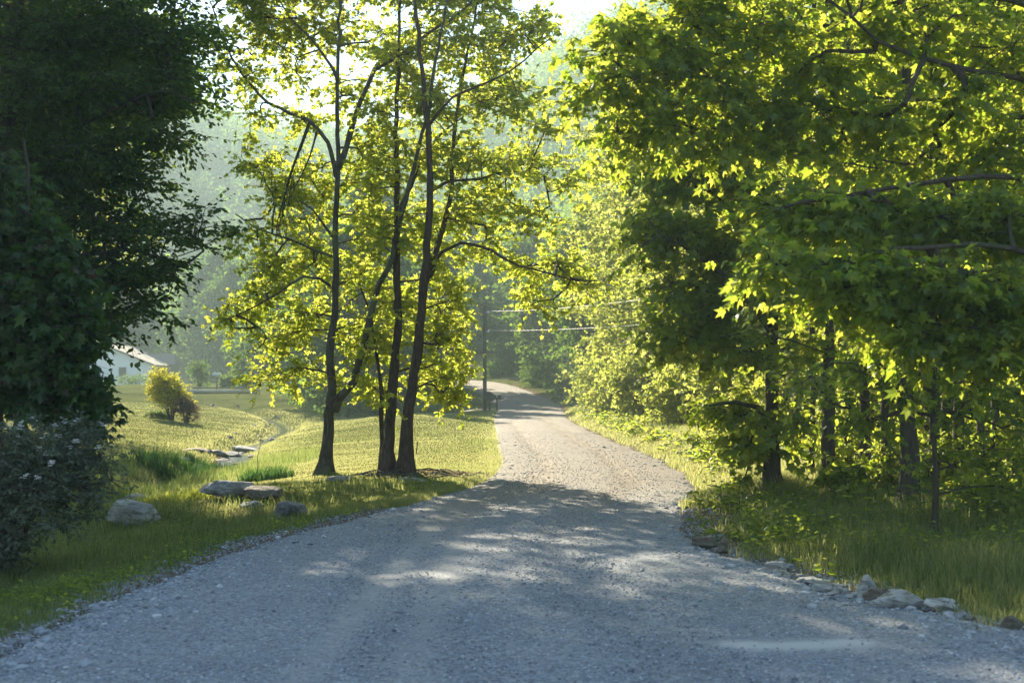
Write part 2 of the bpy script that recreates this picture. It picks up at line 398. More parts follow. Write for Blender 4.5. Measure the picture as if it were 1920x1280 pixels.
st2 = ramp(N, sepd.outputs[0], [(0, (.13, .14, .17)), (.5, (.28, .315, .365)), (1, (.50, .53, .57))])
mm = N.n('ShaderNodeMixRGB', ins={0: .5, 1: st, 2: st2})
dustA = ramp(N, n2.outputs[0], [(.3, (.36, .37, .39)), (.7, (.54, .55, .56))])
dust_lit = ramp(N, n2.outputs[0], [(.3, (.17, .15, .125)), (.7, (.29, .26, .225))])  # far dust, its tan toned for the sunlit stretch
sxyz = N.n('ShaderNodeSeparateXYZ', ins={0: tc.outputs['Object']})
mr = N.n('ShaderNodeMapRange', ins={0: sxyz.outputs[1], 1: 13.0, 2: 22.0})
dmx = N.n('ShaderNodeMixRGB', ins={0: mr.outputs[0], 1: dustA, 2: dust_lit})
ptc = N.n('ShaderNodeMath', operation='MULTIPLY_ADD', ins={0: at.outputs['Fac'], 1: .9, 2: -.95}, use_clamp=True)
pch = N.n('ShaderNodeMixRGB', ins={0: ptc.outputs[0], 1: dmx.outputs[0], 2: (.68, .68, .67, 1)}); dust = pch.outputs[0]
wk = N.n('ShaderNodeMath', operation='MULTIPLY_ADD', ins={0: n2.outputs[0], 1: .5, 2: -.3})
wk2 = N.n('ShaderNodeMath', operation='MULTIPLY_ADD', ins={0: at.outputs['Fac'], 1: .8, 2: wk.outputs[0]}, use_clamp=True)
mx = N.n('ShaderNodeMixRGB', ins={0: wk2.outputs[0], 1: mm.outputs[0], 2: dust})
big = ramp(N, n1.outputs[0], [(.3, (.80, .79, .78)), (.7, (1.0, .97, .92))])
tint = N.n('ShaderNodeMixRGB', ins={0: mr.outputs[0], 1: (1, 1, 1, 1), 2: (.76, .64, .51, 1)})  # paints the sunlit tone into the far lane, tanner and darker
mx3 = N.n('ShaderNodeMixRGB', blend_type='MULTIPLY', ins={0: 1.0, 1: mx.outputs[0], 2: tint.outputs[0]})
mx2 = N.n('ShaderNodeMixRGB', blend_type='MULTIPLY', ins={0: 1.0, 1: mx3.outputs[0], 2: big})
b1 = N.n('ShaderNodeBump', ins={'Strength': .85, 'Distance': .014, 'Height': vo.outputs['Distance']}, invert=True)
b2 = N.n('ShaderNodeBump', ins={'Strength': .7, 'Distance': .012, 'Height': n2.outputs[0], 'Normal': b1.outputs[0]})
b = N.n('ShaderNodeBsdfPrincipled', ins={'Base Color': mx2.outputs[0], 'Roughness': .8, 'Normal': b2.outputs[0]})
o = N.n('ShaderNodeOutputMaterial'); N.l(b.outputs[0], o.inputs[0]); M['road'] = m
tag(mb.build('road', M['road'], smooth=True), 'grey gravel lane curving away round the bend', kind='structure')

# -- side drive near the mailboxes
mb = MB(); n = 60; xs = np.linspace(-.6, -7.5, n); yc = 80.5 + .0022 * (xs) ** 2
for sgn in (0,):
    Vd = []
    for i in range(n):
        for w in (-.7, -.35, 0, .35, .7): Vd.append((xs[i], yc[i] + w, gz(xs[i], yc[i]) + .05 - .05 * (abs(w) > .5)))
    idx = np.arange(n * 5).reshape(n, 5)
    q = np.stack([idx[:-1, :-1], idx[:-1, 1:], idx[1:, 1:], idx[1:, :-1]], -1).reshape(-1, 4)[:, ::-1]
    mb.add(Vd, np.concatenate([q[:, [0, 1, 2]], q[:, [0, 2, 3]]]), .8)
tag(mb.build('driveway', M['road'], smooth=True), 'pale side drive leaving the lane by the mailboxes', kind='structure')

# -- creek water
mb = MB(); V = []
P = CK[CK[:, 1] < 98]
for i, p in enumerate(P):
    a = P[max(0, i - 1)]; c = P[min(len(P) - 1, i + 1)]; d = (c - a) / np.linalg.norm(c - a); nrm = np.array([-d[1], d[0]])
    zc = gz(p[0], p[1]) + .05
    for w in (-.42, 0, .42): V.append((p[0] + nrm[0] * w, p[1] + nrm[1] * w, zc))
idx = np.arange(len(P) * 3).reshape(-1, 3)
q = np.stack([idx[:-1, :-1], idx[:-1, 1:], idx[1:, 1:], idx[1:, :-1]], -1).reshape(-1, 4)
mb.add(V, np.concatenate([q[:, [0, 1, 2]], q[:, [0, 2, 3]]]))
m, nt = mat('creek_water'); N = NT(nt)
tc = N.n('ShaderNodeTexCoord'); n1 = N.n('ShaderNodeTexNoise', ins={0: tc.outputs['Object'], 'Scale': 7.0, 'Detail': 4.0})
bp = N.n('ShaderNodeBump', ins={'Strength': .5, 'Distance': .03, 'Height': n1.outputs[0]})
b = N.n('ShaderNodeBsdfPrincipled', ins={'Base Color': (.06, .07, .06, 1), 'Roughness': .12, 'Normal': bp.outputs[0]})
o = N.n('ShaderNodeOutputMaterial'); N.l(b.outputs[0], o.inputs[0])
tag(mb.build('water', m, smooth=True), 'shallow creek water between stony banks', kind='structure')

# ------------------------------------------------------------------ leaves
def _maple():
    ang = np.radians([180, 150, 118, 96, 74, 54, 30, 14, 0, -14, -30, -54, -74, -96, -118, -150])
    rad = np.array([.22, .42, .56, .38, .46, .78, .44, .58, .98, .58, .44, .78, .46, .38, .56, .42])
    rad[2] = .5; rad[14] = .5
    p = np.c_[np.cos(ang) * rad + .3, np.sin(ang) * rad, -.12 * rad ** 2 - .06 * np.abs(np.sin(ang) * rad)]
    v = np.concatenate([[[.3, 0, .03]], p]); n = len(p)
    f = [(0, 1 + (i + 1) % n, 1 + i) for i in range(n)]
    return v, np.array(f)
def _maple_lo():
    v = np.array([[0, 0, 0], [-.05, .42, -.06], [.34, .34, .02], [.62, .60, -.12], [.72, .29, .0], [1.14, 0, -.14], [.72, -.29, .0], [.62, -.60, -.12], [.34, -.34, .02], [-.05, -.42, -.06]], float)
    f = np.array([(0, 2, 1), (2, 4, 3), (4, 6, 5), (6, 8, 7), (8, 0, 9), (0, 4, 2), (0, 6, 4), (0, 8, 6)])
    return v, f
def _narrow():
    v = np.array([[0, 0, 0], [.45, .17, -.03], [1.1, 0, -.12], [.45, -.17, -.03]], float)
    return v, np.array([(0, 2, 1), (0, 3, 2)])
def _oval():
    v = np.array([[0, 0, 0], [.35, .30, -.05], [.8, .24, -.06], [1.1, 0, -.1], [.8, -.24, -.06], [.35, -.30, -.05], [.5, 0, .03]], float)
    return v, np.array([(6, 1, 0), (6, 2, 1), (6, 3, 2), (6, 4, 3), (6, 5, 4), (6, 0, 5)])
LEAF = {'maple': _maple(), 'maple_lo': _maple_lo(), 'narrow': _narrow(), 'oval': _oval()}

def put_leaves(mb, P, axis, nrm, size, kind, rng, rnd=None):
    n = len(P)
    if n == 0: return
    x = axis / (np.linalg.norm(axis, axis=1)[:, None] + 1e-9)
    z = nrm - x * np.sum(nrm * x, 1)[:, None]; z /= np.linalg.norm(z, axis=1)[:, None] + 1e-9
    y = np.cross(z, x)
    T, Fc = LEAF[kind]
    s = size * (.48 + .85 * rng.random(n)); wd = (.85 + .3 * rng.random(n))
    V = P[:, None, :] + s[:, None, None] * (T[None, :, 0, None] * x[:, None, :] + wd[:, None, None] * T[None, :, 1, None] * y[:, None, :] + (.6 + 4.5 * rng.random(n) ** 1.5)[:, None, None] * T[None, :, 2, None] * z[:, None, :])
    Fs = (np.arange(n) * len(T))[:, None, None] + Fc[None]
    if rnd is None: rnd = rng.random(n)
    mb.add(V.reshape(-1, 3), Fs.reshape(-1, 3), 0.5)
    mb.r[-1] = np.repeat(rnd, len(T)).astype(np.float32)

def sprays(lmb, tmb, C, O, ntw, L, nl, size, kind, rng, droop=.0, flat=.5, tw=.003, tilt=.6, hang=.22):
    """C cluster centres, O outward directions; ntw twigs each of length L with nl leaves"""
    m = len(C)
    C2 = np.repeat(C, ntw, 0); O2 = np.repeat(O, ntw, 0)
    d = O2 * .55 + rng.standard_normal((m * ntw, 3)) * np.array([.8, .8, flat]); d[:, 2] -= droop
    d /= np.linalg.norm(d, axis=1)[:, None]
    ln = L * (.5 + .8 * rng.random(m * ntw))
    E = C2 + d * ln[:, None]; E[:, 2] -= .12 * ln
    # twigs as thin triangular prisms
    if tmb is not None and tw > 0:
        a = np.cross(d, [0, 0, 1.0]); a /= np.linalg.norm(a, axis=1)[:, None] + 1e-9; b = np.cross(d, a)
        ring = [a, -.5 * a + .87 * b, -.5 * a - .87 * b]
        V = np.stack([C2 + tw * r for r in ring] + [E + .4 * tw * r for r in ring], 1)
        k = np.array([(0, 1, 4), (0, 4, 3), (1, 2, 5), (1, 5, 4), (2, 0, 3), (2, 3, 5)])
        tmb.add(V.reshape(-1, 3), ((np.arange(len(C2)) * 6)[:, None, None] + k[None]).reshape(-1, 3))
    t = (.2 + .85 * rng.random((m * ntw, nl)))
    P = C2[:, None, :] + (E - C2)[:, None, :] * t[..., None]
    P = P.reshape(-1, 3); dd = np.repeat(d, nl, 0)
    side = np.cross(dd, [0, 0, 1.0]); side /= np.linalg.norm(side, axis=1)[:, None] + 1e-9
    sg = np.where(rng.random(len(P)) < .5, -1, 1)[:, None]
    ax = dd * .6 + side * sg * (.3 + .9 * rng.random(len(P)))[:, None] + .25 * rng.standard_normal(P.shape); ax[:, 2] -= hang
    nr = np.array([0, 0, 1.0]) + tilt * rng.standard_normal(P.shape)
    P = P + ax * size * .25
    put_leaves(lmb, P, ax, nr, size, kind, rng)

# ------------------------------------------------------------------ trees
def grow(mb, stems, targets, rng, up=.25, wander=.08, r_tip=.006, e=2.3, sides=5, maxr=.09, reach=.25, stembump=.075):
    """stems: list of (points, r0, r1). Grows branches from the stems to every target, meshes all the wood into mb.
       returns the direction with which each target was reached"""
    pos = []; par = []; srad = []; chains = []; plen = []
    for (pts, r0, r1) in stems:
        S = smooth_path(pts, .22); n = len(S)
        S[1:-1] += .012 * rng.standard_normal((n - 2, 3))
        t = np.linspace(0, 1, n); r = r0 + (r1 - r0) * t ** (.55 if r0 > .065 else .85)
        base = len(pos); ch = []
        for i in range(n):
            pos.append(S[i]); par.append(-1 if i == 0 else base + i - 1); srad.append(r[i]); plen.append(.0 if t[i] > .12 else 2.5); ch.append(base + i)
        k = 14 if r0 > .1 else 8
        def flare(i, th, n=n, r0=r0):
            h = np.arange(n) * .22
            return 1 + (.95 if r0 > .11 else .5 if r0 > .06 else .1) * np.exp(-h / .22)[:, None] * (1 + .45 * np.cos(th * 5 + 1.0))[None, :]
        tube(mb, S, r, k, rng, stembump, rnd=.5, flare=flare)
    pos_a = np.zeros((len(pos) + len(targets) * 9, 3)); pos_a[:len(pos)] = pos; n = len(pos)
    pl = np.zeros(len(pos_a)); pl[:n] = plen
    par = par + [0] * (len(pos_a) - n); srad = np.r_[srad, np.zeros(len(pos_a) - n)]
    nstem = n
    T = np.asarray(targets, float)
    D0 = np.array([np.min(np.linalg.norm(pos_a[:nstem] - t, axis=1)) for t in T]) if len(T) else []
    outd = np.zeros_like(T)
    for ti in np.argsort(D0):
        t = T[ti]; v = t - pos_a[:n]; dist = np.linalg.norm(v, axis=1)
        cost = dist + reach * pl[:n] + .9 * np.maximum(0, -v[:, 2] + .25 * dist * 0)
        i0 = int(np.argmin(cost)); p0 = pos_a[i0]; L = dist[i0]
        ns = int(np.clip(L / .35, 2, 8)); tt = (np.arange(1, ns + 1) / ns)[:, None]
        ctrl = p0 + (t - p0) * .5 + np.array([0, 0, up * L * .5])
        if par[i0] >= 0 and i0 >= nstem:
            dirp = p0 - pos_a[par[i0]]; dirp /= np.linalg.norm(dirp) + 1e-9; ctrl = ctrl * .6 + .4 * (p0 + dirp * L * .5)
        Pn = (1 - tt) ** 2 * p0 + 2 * tt * (1 - tt) * ctrl + tt ** 2 * t
        Pn[:-1] += wander * L * .3 * rng.standard_normal((ns - 1, 3))
        ch = [i0]
        for j in range(ns):
            pos_a[n] = Pn[j]; par[n] = ch[-1]; pl[n] = pl[ch[-1]] + L / ns; ch.append(n); n += 1
        chains.append(ch)
        o = Pn[-1] - (Pn[-2] if ns > 1 else p0); outd[ti] = o / (np.linalg.norm(o) + 1e-9)
    acc = np.zeros(n); 
    for ch in chains: acc[ch[-1]] += r_tip ** e
    for i in range(n - 1, nstem - 1, -1): acc[par[i]] += acc[i]
    rr = np.minimum(acc ** (1 / e), maxr)
    for ch in chains:
        r = rr[ch].copy(); r[0] = min(r[0] if ch[0] >= nstem else 9, r[1] * 1.15)
        tube(mb, pos_a[ch], r, sides if r[0] > .02 else 4, rng, .0, cap=False)
    return outd

def ellipsoid_pts(rng, c, r, n, shell=.35):
    v = rng.standard_normal((n, 3)); v /= np.linalg.norm(v, axis=1)[:, None]
    return np.array(c) + v * np.array(r) * (shell + (1 - shell) * rng.random((n, 1))) ** .8

def blobs_px(rng, Yc, dY, specs, per=1.0):
    """foliage masses: (u, v, ru, rv, n[, dYoff]) measured on the photograph and placed round the tree's own distance"""
    out = []
    for s in specs:
        u, v, ru, rv, n = s[:5]; y = Yc + (s[5] if len(s) > 5 else 0)
        c = W(u, v, y); n = int(n * per)
        out.append(ellipsoid_pts(rng, c, (ru / F * y, dY * (.6 + .4 * rng.random()), rv / F * y), n, .1))
    return np.concatenate(out)

def tree(name, base, label, cat, stems, targets, rng, leafm, barkm, spray, group=None, up=.25, extra=None, **kw):
    root = empty(name, (base[0], base[1], gz(base[0], base[1])))
    tag(root, label, cat, group)
    tm = MB(); lm = MB()
    od = grow(tm, stems, targets, rng, up=up, **kw)
    sprays(lm, tm, np.asarray(targets), od, rng=rng, **spray)
    tm.build('trunk', M[barkm], root, smooth=True)
    lm.build('crown', M[leafm], root, smooth=False)
    return root

def px_stem(pts, Y, dy=0):
    return np.array([W(u, v, Y + (dy * i / max(1, len(pts) - 1))) for i, (u, v) in enumerate(pts)])

def rooted(P):
    """drop a stem's first point to the ground"""
    P = np.array(P, float); P[0][2] = gz(P[0][0], P[0][1]) - .08; return P

# --- slender forked maple left of the lane (trunk at 610, 890)
rng = np.random.default_rng(11)
YD = 25.0
main = rooted(px_stem([(608, 890), (614, 830), (620, 750), (621, 650), (629, 540), (628, 430), (632, 300), (630, 180), (632, 60), (640, -60), (640, -150), (636, -190)], YD))
fork = px_stem([(622, 765), (640, 742), (662, 715), (682, 650), (700, 560), (733, 480), (752, 400), (772, 320), (800, 220), (815, 110), (840, -20)], YD - .2, -.9)
f2 = px_stem([(632, 315), (648, 270), (665, 215), (700, 132), (745, 105), (800, 60), (860, 20), (930, -40)], YD, -.5)
lb = px_stem([(629, 330), (612, 265), (575, 222), (540, 208), (500, 188), (455, 140), (420, 80), (395, 10)], YD, .8)
lb2 = px_stem([(621, 480), (590, 468), (540, 448), (480, 428), (440, 400)], YD, .5)
lb3 = px_stem([(624, 445), (600, 415), (585, 392), (560, 375)], YD, -.4)
lb4 = px_stem([(618, 535), (598, 522), (570, 518), (545, 530), (520, 550), (470, 580), (420, 600)], YD, -.6)
ub = px_stem([(632, 150), (610, 110), (580, 70), (540, 30), (500, -40)], YD, .6)
specs = [(430, 590, 50, 30, 14), (480, 560, 60, 40, 20), (520, 640, 50, 60, 16), (570, 600, 50, 55, 26), (505, 710, 40, 26, 10), (560, 700, 45, 35, 12),
         (520, 500, 60, 40, 24), (470, 440, 55, 35, 14), (590, 470, 50, 60, 22), (530, 330, 70, 50, 30), (480, 300, 40, 30, 6), (600, 330, 60, 60, 22), (560, 400, 60, 40, 18),
         (450, 140, 60, 60, 16), (400, 60, 60, 50, 13), (500, 60, 70, 60, 20), (560, 130, 60, 60, 16), (480, 210, 50, 30, 10), (580, 220, 60, 40, 12), (620, 40, 60, 60, 16),
         (700, 60, 70, 60, 24), (760, 130, 70, 50, 22), (660, 180, 50, 50, 14), (700, 280, 60, 60, 20), (690, 400, 55, 60, 22), (680, 520, 50, 60, 22), (660, 620, 50, 50, 18),
         (650, 720, 40, 30, 8), (730, 580, 40, 60, 12),
         (620, -35, 220, 40, 90), (480, 0, 90, 50, 26), (430, -20, 70, 50, 30), (560, 40, 120, 40, 24), (800, -40, 130, 40, 30)]
tg = blobs_px(rng, YD + .7, 1.2, specs, .76)
D = tree('maple_tree', (main[0][0], main[0][1]), 'slender forked maple with a narrow grey trunk, left of the maple clump', 'tree',
         [(main, .115, .016), (fork, .075, .02), (f2, .055, .014), (lb, .04, .012), (lb2, .028, .010), (lb3, .025, .01), (lb4, .028, .01), (ub, .032, .01)],
         tg, rng, 'maple_gold', 'bark_grey', dict(ntw=6, L=.42, nl=8, size=.076, kind='maple_lo'), up=.15)
# its dead hanging branch
mb = MB(); r2 = np.random.default_rng(3)
tube(mb, smooth_path(px_stem([(578, 228), (566, 262), (545, 320), (530, 375), (519, 415), (515, 455)], YD, -.2), .15), np.linspace(.035, .006, len(smooth_path(px_stem([(578, 228), (566, 262), (545, 320), (530, 375), (519, 415), (515, 455)], YD, -.2), .15))), 6, r2, .05)
tube(mb, smooth_path(px_stem([(592, 245), (580, 290), (560, 335), (540, 375), (535, 410)], YD - .2, -.2), .2), np.linspace(.02, .005, len(smooth_path(px_stem([(592, 245), (580, 290), (560, 335), (540, 375), (535, 410)], YD - .2, -.2), .2))), 5, r2, .05)
for i in range(46):
    t = r2.random(); p = W(566 - 50 * t, 262 + 175 * t, YD - .2); d = np.array([r2.normal() * .10, r2.normal() * .10, -.25 - .35 * r2.random()])
    tube(mb, [p, p + d * .5 + r2.normal(size=3) * .03, p + d], [.006, .004, .002], 3, cap=False)
mb.build('dead_branch', M['bark_dark'], D, smooth=True)

# --- maple clump right beside the lane (trunks at 740, 890)
rng = np.random.default_rng(12)
YE = 24.2
s1 = rooted(px_stem([(728, 892), (728, 820), (730, 770), (738, 700), (745, 600), (742, 480), (744, 350), (742, 220), (746, 80), (750, -60), (748, -150)], YE, .6))
s2 = rooted(px_stem([(758, 892), (762, 820), (772, 730), (785, 640), (796, 520), (803, 400), (805, 290), (795, 180), (782, 60), (775, -60), (782, -140), (786, -220)], YE - .1, -.3))
s3 = rooted(px_stem([(716, 888), (716, 800), (712, 710), (700, 630), (690, 580), (672, 530)], YE + .2, .7))
s4 = px_stem([(793, 560), (808, 500), (830, 430), (846, 350), (850, 260), (865, 150), (890, 30), (900, -80)], YE, .8)
arch = px_stem([(806, 520), (825, 470), (862, 452), (920, 468), (975, 498), (1040, 515), (1100, 528)], YE, -.8)
ar2 = px_stem([(804, 360), (840, 340), (900, 335), (960, 320), (1020, 330)], YE, .6)
ar3 = px_stem([(798, 240), (850, 180), (920, 150), (980, 110), (1030, 70)], YE, -.5)
ar4 = px_stem([(745, 400), (768, 350), (800, 280), (850, 230), (900, 200)], YE, 1.2)
specs = [(826, 640, 38, 70, 30), (845, 560, 34, 50, 16), (838, 735, 26, 36, 14), (800, 700, 40, 50, 12), (700, 650, 45, 60, 24), (720, 740, 30, 40, 8), (760, 570, 45, 60, 22),
         (690, 720, 26, 26, 6), (858, 690, 14, 36, 6), (830, 500, 60, 40, 18), (920, 470, 50, 24, 12), (990, 505, 50, 26, 14), (1050, 500, 50, 36, 16), (1010, 575, 40, 26, 8), (1100, 530, 40, 25, 8),
         (720, 440, 60, 60, 22), (780, 420, 60, 70, 28), (860, 400, 60, 50, 26), (940, 380, 60, 50, 22), (1010, 400, 50, 40, 12), (700, 330, 60, 60, 22), (790, 300, 70, 60, 34), (880, 290, 70, 60, 34),
         (970, 300, 60, 50, 24), (1050, 330, 60, 40, 16), (1030, 250, 50, 40, 10), (720, 210, 60, 50, 20), (810, 190, 70, 60, 32), (900, 180, 70, 60, 34), (980, 190, 50, 40, 14),
         (760, 90, 60, 60, 24), (850, 80, 70, 60, 34), (940, 80, 60, 50, 30), (1000, 50, 40, 40, 16), (870, -10, 140, 40, 44), (820, -40, 180, 30, 60)]
tg = blobs_px(rng, YE + .6, 1.25, specs, .76)
E_ = tree('maple_tree', (s2[0][0], s2[0][1]), 'multi-stemmed maple clump with rough brown trunks joined at the base beside the lane', 'tree',
          [(s1, .115, .016), (s2, .12, .018), (s3, .07, .015), (s4, .06, .014), (arch, .038, .010), (ar2, .03, .01), (ar3, .032, .01), (ar4, .032, .01)],
          tg, rng, 'maple_gold', 'bark', dict(ntw=6, L=.42, nl=8, size=.076, kind='maple_lo'), up=.15)

# --- tall dark tree at the left edge
rng = np.random.default_rng(13)
YA = 21.0
st = rooted(px_stem([(-40, 930), (-35, 700), (-20, 450), (0, 250), (20, 60), (40, -150), (45, -420), (50, -650)], YA))
bA = [px_stem([(-20, 450), (40, 330), (120, 250), (210, 200), (300, 170), (360, 190)], YA, -.6), px_stem([(-25, 560), (60, 520), (160, 480), (260, 470), (330, 500), (380, 470)], YA, -.4),
      px_stem([(0, 250), (60, 120), (130, 40), (210, -40), (300, -100)], YA, .6), px_stem([(-30, 620), (60, 600), (150, 590), (230, 600)], YA, .3)]
specs = [(340, 60, 50, 60, 34), (250, 60, 80, 70, 60), (130, 60, 90, 80, 80), (20, 80, 80, 90, 70), (330, 150, 45, 45, 26), (240, 170, 80, 60, 55), (120, 180, 90, 70, 75), (10, 200, 80, 80, 60),
         (300, 255, 55, 35, 30), (200, 290, 80, 60, 55), (90, 310, 90, 70, 70), (10, 350, 70, 70, 40), (255, 345, 45, 26, 20), (170, 400, 80, 50, 55), (220, 430, 50, 30, 24), (320, 440, 50, 30, 20), (380, 420, 50, 26, 13),
         (300, 500, 50, 40, 28), (220, 510, 70, 50, 46), (120, 480, 80, 60, 60), (30, 520, 80, 80, 60), (270, 570, 45, 30, 16), (190, 590, 55, 36, 24), (110, 600, 70, 60, 46), (30, 660, 70, 60, 40),
         (150, -60, 200, 80, 90), (100, -220, 220, 120, 120), (60, -400, 200, 120, 110), (60, -560, 150, 90, 70), (-150, -50, 150, 200, 120), (-150, 350, 130, 220, 110)]
tg = blobs_px(rng, YA, 2.2, specs, .72)
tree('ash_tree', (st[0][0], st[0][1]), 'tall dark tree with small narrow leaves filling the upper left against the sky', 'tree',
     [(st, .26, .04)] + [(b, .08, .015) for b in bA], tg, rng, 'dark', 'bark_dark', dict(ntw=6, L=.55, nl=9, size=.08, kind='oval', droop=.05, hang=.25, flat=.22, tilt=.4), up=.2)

# --- shaded maple in front of it
rng = np.random.default_rng(14)
YB = 15.5
st = rooted(px_stem([(-10, 900), (0, 760), (20, 620), (40, 480), (50, 360), (40, 260)], YB))
specs = [(30, 330, 40, 50, 24), (50, 420, 60, 50, 46), (110, 440, 45, 40, 26), (20, 480, 60, 50, 40), (120, 520, 60, 50, 50), (60, 560, 70, 50, 60), (165, 540, 35, 40, 18), (140, 610, 60, 40, 46),
         (60, 640, 70, 50, 60), (190, 620, 40, 30, 18), (160, 680, 60, 40, 42), (212, 738, 25, 22, 8), (70, 710, 70, 50, 60), (200, 755, 40, 25, 16), (140, 750, 50, 26, 22), (-30, 600, 60, 140, 60), (-20, 400, 40, 80, 26), (215, 770, 20, 16, 4)]
specs = [(a - 26 - .1 * max(0, a), b, c * .85, d, e) for (a, b, c, d, e) in specs]
tg = blobs_px(rng, YB, 1.0, specs)
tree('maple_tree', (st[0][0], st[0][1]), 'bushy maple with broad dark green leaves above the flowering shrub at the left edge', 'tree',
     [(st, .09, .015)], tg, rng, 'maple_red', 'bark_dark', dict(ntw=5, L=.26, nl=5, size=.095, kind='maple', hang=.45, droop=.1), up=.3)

# --- trees beyond the tall dark one, catching light through the gaps; unseen trees added to shade the foreground follow below
def simple_tree(name, x, y, h, r, label, leafm, barkm, rng, n, spray, z0=.28, group=None, lean=(0, 0), r0=None, squash=1.0, cat='tree', lumps=7, **kw):
    g = gz(x, y); top = np.array([x + lean[0], y + lean[1], g + h])
    st = np.array([[x, y, g - .08], [x + lean[0] * .1 + rng.normal() * .06, y + rng.normal() * .06, g + h * .22], [x + lean[0] * .4 + rng.normal() * .15, y + lean[1] * .4, g + h * .5],
                   [x + lean[0] * .7 + rng.normal() * .2, y + lean[1] * .7, g + h * .75], top])
    # crown made of several lobes of different sizes
    tgs = []
    for i in range(lumps):
        t = z0 + (1 - z0) * (i + .5) / lumps
        rr = r * math.sin(math.pi * min(.96, max(.16, (t - z0) / (1 - z0) * .82 + .16))) ** .7
        a = rng.random() * 6.28 + i * 2.4; c = np.array([x + lean[0] * t + math.cos(a) * rr * .45, y + lean[1] * t + math.sin(a) * rr * .45, g + h * t])
        tgs.append(ellipsoid_pts(rng, c, (rr * .75, rr * .75, h * (1 - z0) / lumps * 1.15 * squash), max(4, int(n / lumps)), .25))
    tg = np.concatenate(tgs)
    return tree(name, (x, y), label, cat, [(st, r0 or h * .014, .02)], tg, rng, leafm, barkm, spray, group=group, **kw)

rng = np.random.default_rng(20)
simple_tree('maple_tree', -15.6, 50, 11.5, 3.2, 'sunlit yellow green tree peeking out behind the tall dark one', 'lit', 'bark', rng, 190, dict(ntw=5, L=.6, nl=7, size=.12, kind='maple_lo'), z0=.42)

def children(o): return [c for c in bpy.data.objects if c.parent == o]
def copy_tree(o, x, y, rz=0.0, s=1.0, label=None, group=None, z=None):
    r = o.copy(); COL.objects.link(r); r.location = (x, y, gz(x, y) if z is None else z); r.rotation_euler = (0, 0, rz); r.scale = (s, s, s)
    if label: r['label'] = label
    if group: r['group'] = group
    for c in children(o):
        d = c.copy(); COL.objects.link(d); d.parent = r
    return r

# --- big maple overhanging from the right, trunk outside the frame
rng = np.random.default_rng(31)
YF = 12.0
tr = np.array([[6.6, 13, gz(6.6, 13) - .1], [6.5, 13, 1.5], [6.3, 12.9, 3.2], [6.0, 12.7, 5.2], [5.7, 12.5, 7.5], [5.5, 12.4, 9.5]])
bF = [np.r_[[[6.35, 12.9, 3.0]], px_stem([(2250, 330), (2050, 230), (1920, 145), (1840, 135), (1740, 110), (1650, 70), (1545, -15)], YF, -.4)],
      np.r_[[[6.2, 12.8, 4.2]], px_stem([(2200, 60), (2000, 20), (1800, -20), (1600, 30), (1400, 80), (1250, 130), (1150, 150)], YF, .5)],
      np.r_[[[6.4, 12.9, 2.6]], px_stem([(2200, 470), (2000, 360), (1850, 330), (1700, 345), (1560, 370), (1450, 395)], YF - 1, -.6)],
      np.r_[[[6.45, 12.9, 2.2]], px_stem([(2250, 620), (2050, 520), (1900, 470), (1750, 460), (1600, 480), (1480, 500)], YF - 1.6, -.3)],
      np.r_[[[6.1, 12.7, 4.8]], px_stem([(2100, -150), (1900, -160), (1700, -120), (1450, -60), (1250, 0)], YF, .8)]]
specs = [(1130, 110, 40, 40, 16), (1100, 170, 36, 26, 10), (1180, 60, 60, 50, 30), (1180, 170, 60, 40, 26), (1260, 120, 60, 60, 34), (1150, 240, 40, 26, 10), (1240, 230, 60, 40, 24), (1150, 290, 26, 22, 5), (1300, 30, 70, 50, 34),
         (1350, 160, 60, 60, 34), (1330, 260, 60, 40, 22), (1420, 60, 70, 60, 40), (1440, 190, 70, 60, 38), (1450, 280, 60, 40, 18), (1540, 110, 70, 60, 36), (1550, 220, 70, 50, 32), (1640, 60, 70, 60, 32), (1660, 200, 70, 60, 34),
         (1760, 60, 70, 60, 30), (1780, 200, 70, 70, 32), (1880, 80, 70, 70, 30), (1900, 230, 60, 60, 26), (1600, 300, 60, 40, 18), (1730, 300, 70, 40, 22), (1860, 320, 70, 50, 24),
         (1300, -70, 200, 60, 50), (1700, -90, 260, 70, 70), (2050, 100, 90, 200, 50), (1500, -200, 250, 80, 60)]
tgF = blobs_px(rng, YF, .7, specs, .50)
sp2 = [(1460, 390, 40, 22, 9), (1530, 400, 50, 35, 15), (1620, 390, 60, 40, 22), (1720, 400, 60, 40, 22), (1830, 400, 60, 50, 22), (1900, 420, 50, 50, 16)]
sp3 = [(1450, 490, 34, 18, 8), (1510, 505, 45, 26, 14), (1580, 530, 50, 35, 18), (1660, 520, 50, 40, 20), (1740, 540, 60, 45, 22), (1840, 540, 60, 50, 24), (1900, 600, 50, 60, 20), (1720, 620, 60, 35, 14), (1800, 640, 60, 40, 16)]
tgF = np.concatenate([tgF, blobs_px(rng, YF - 1.2, .7, sp2), blobs_px(rng, YF - 1.8, .5, sp3)])
tree('maple_tree', (6.6, 13), 'big maple whose broad leaved boughs hang over the upper right of the picture', 'tree',
     [(tr, .24, .08)] + [(b, .07, .012) for b in bF], tgF, rng, 'maple', 'bark_dark', dict(ntw=6, L=.34, nl=7, size=.068, kind='maple', hang=.35, droop=.05, tilt=.8), up=.15)

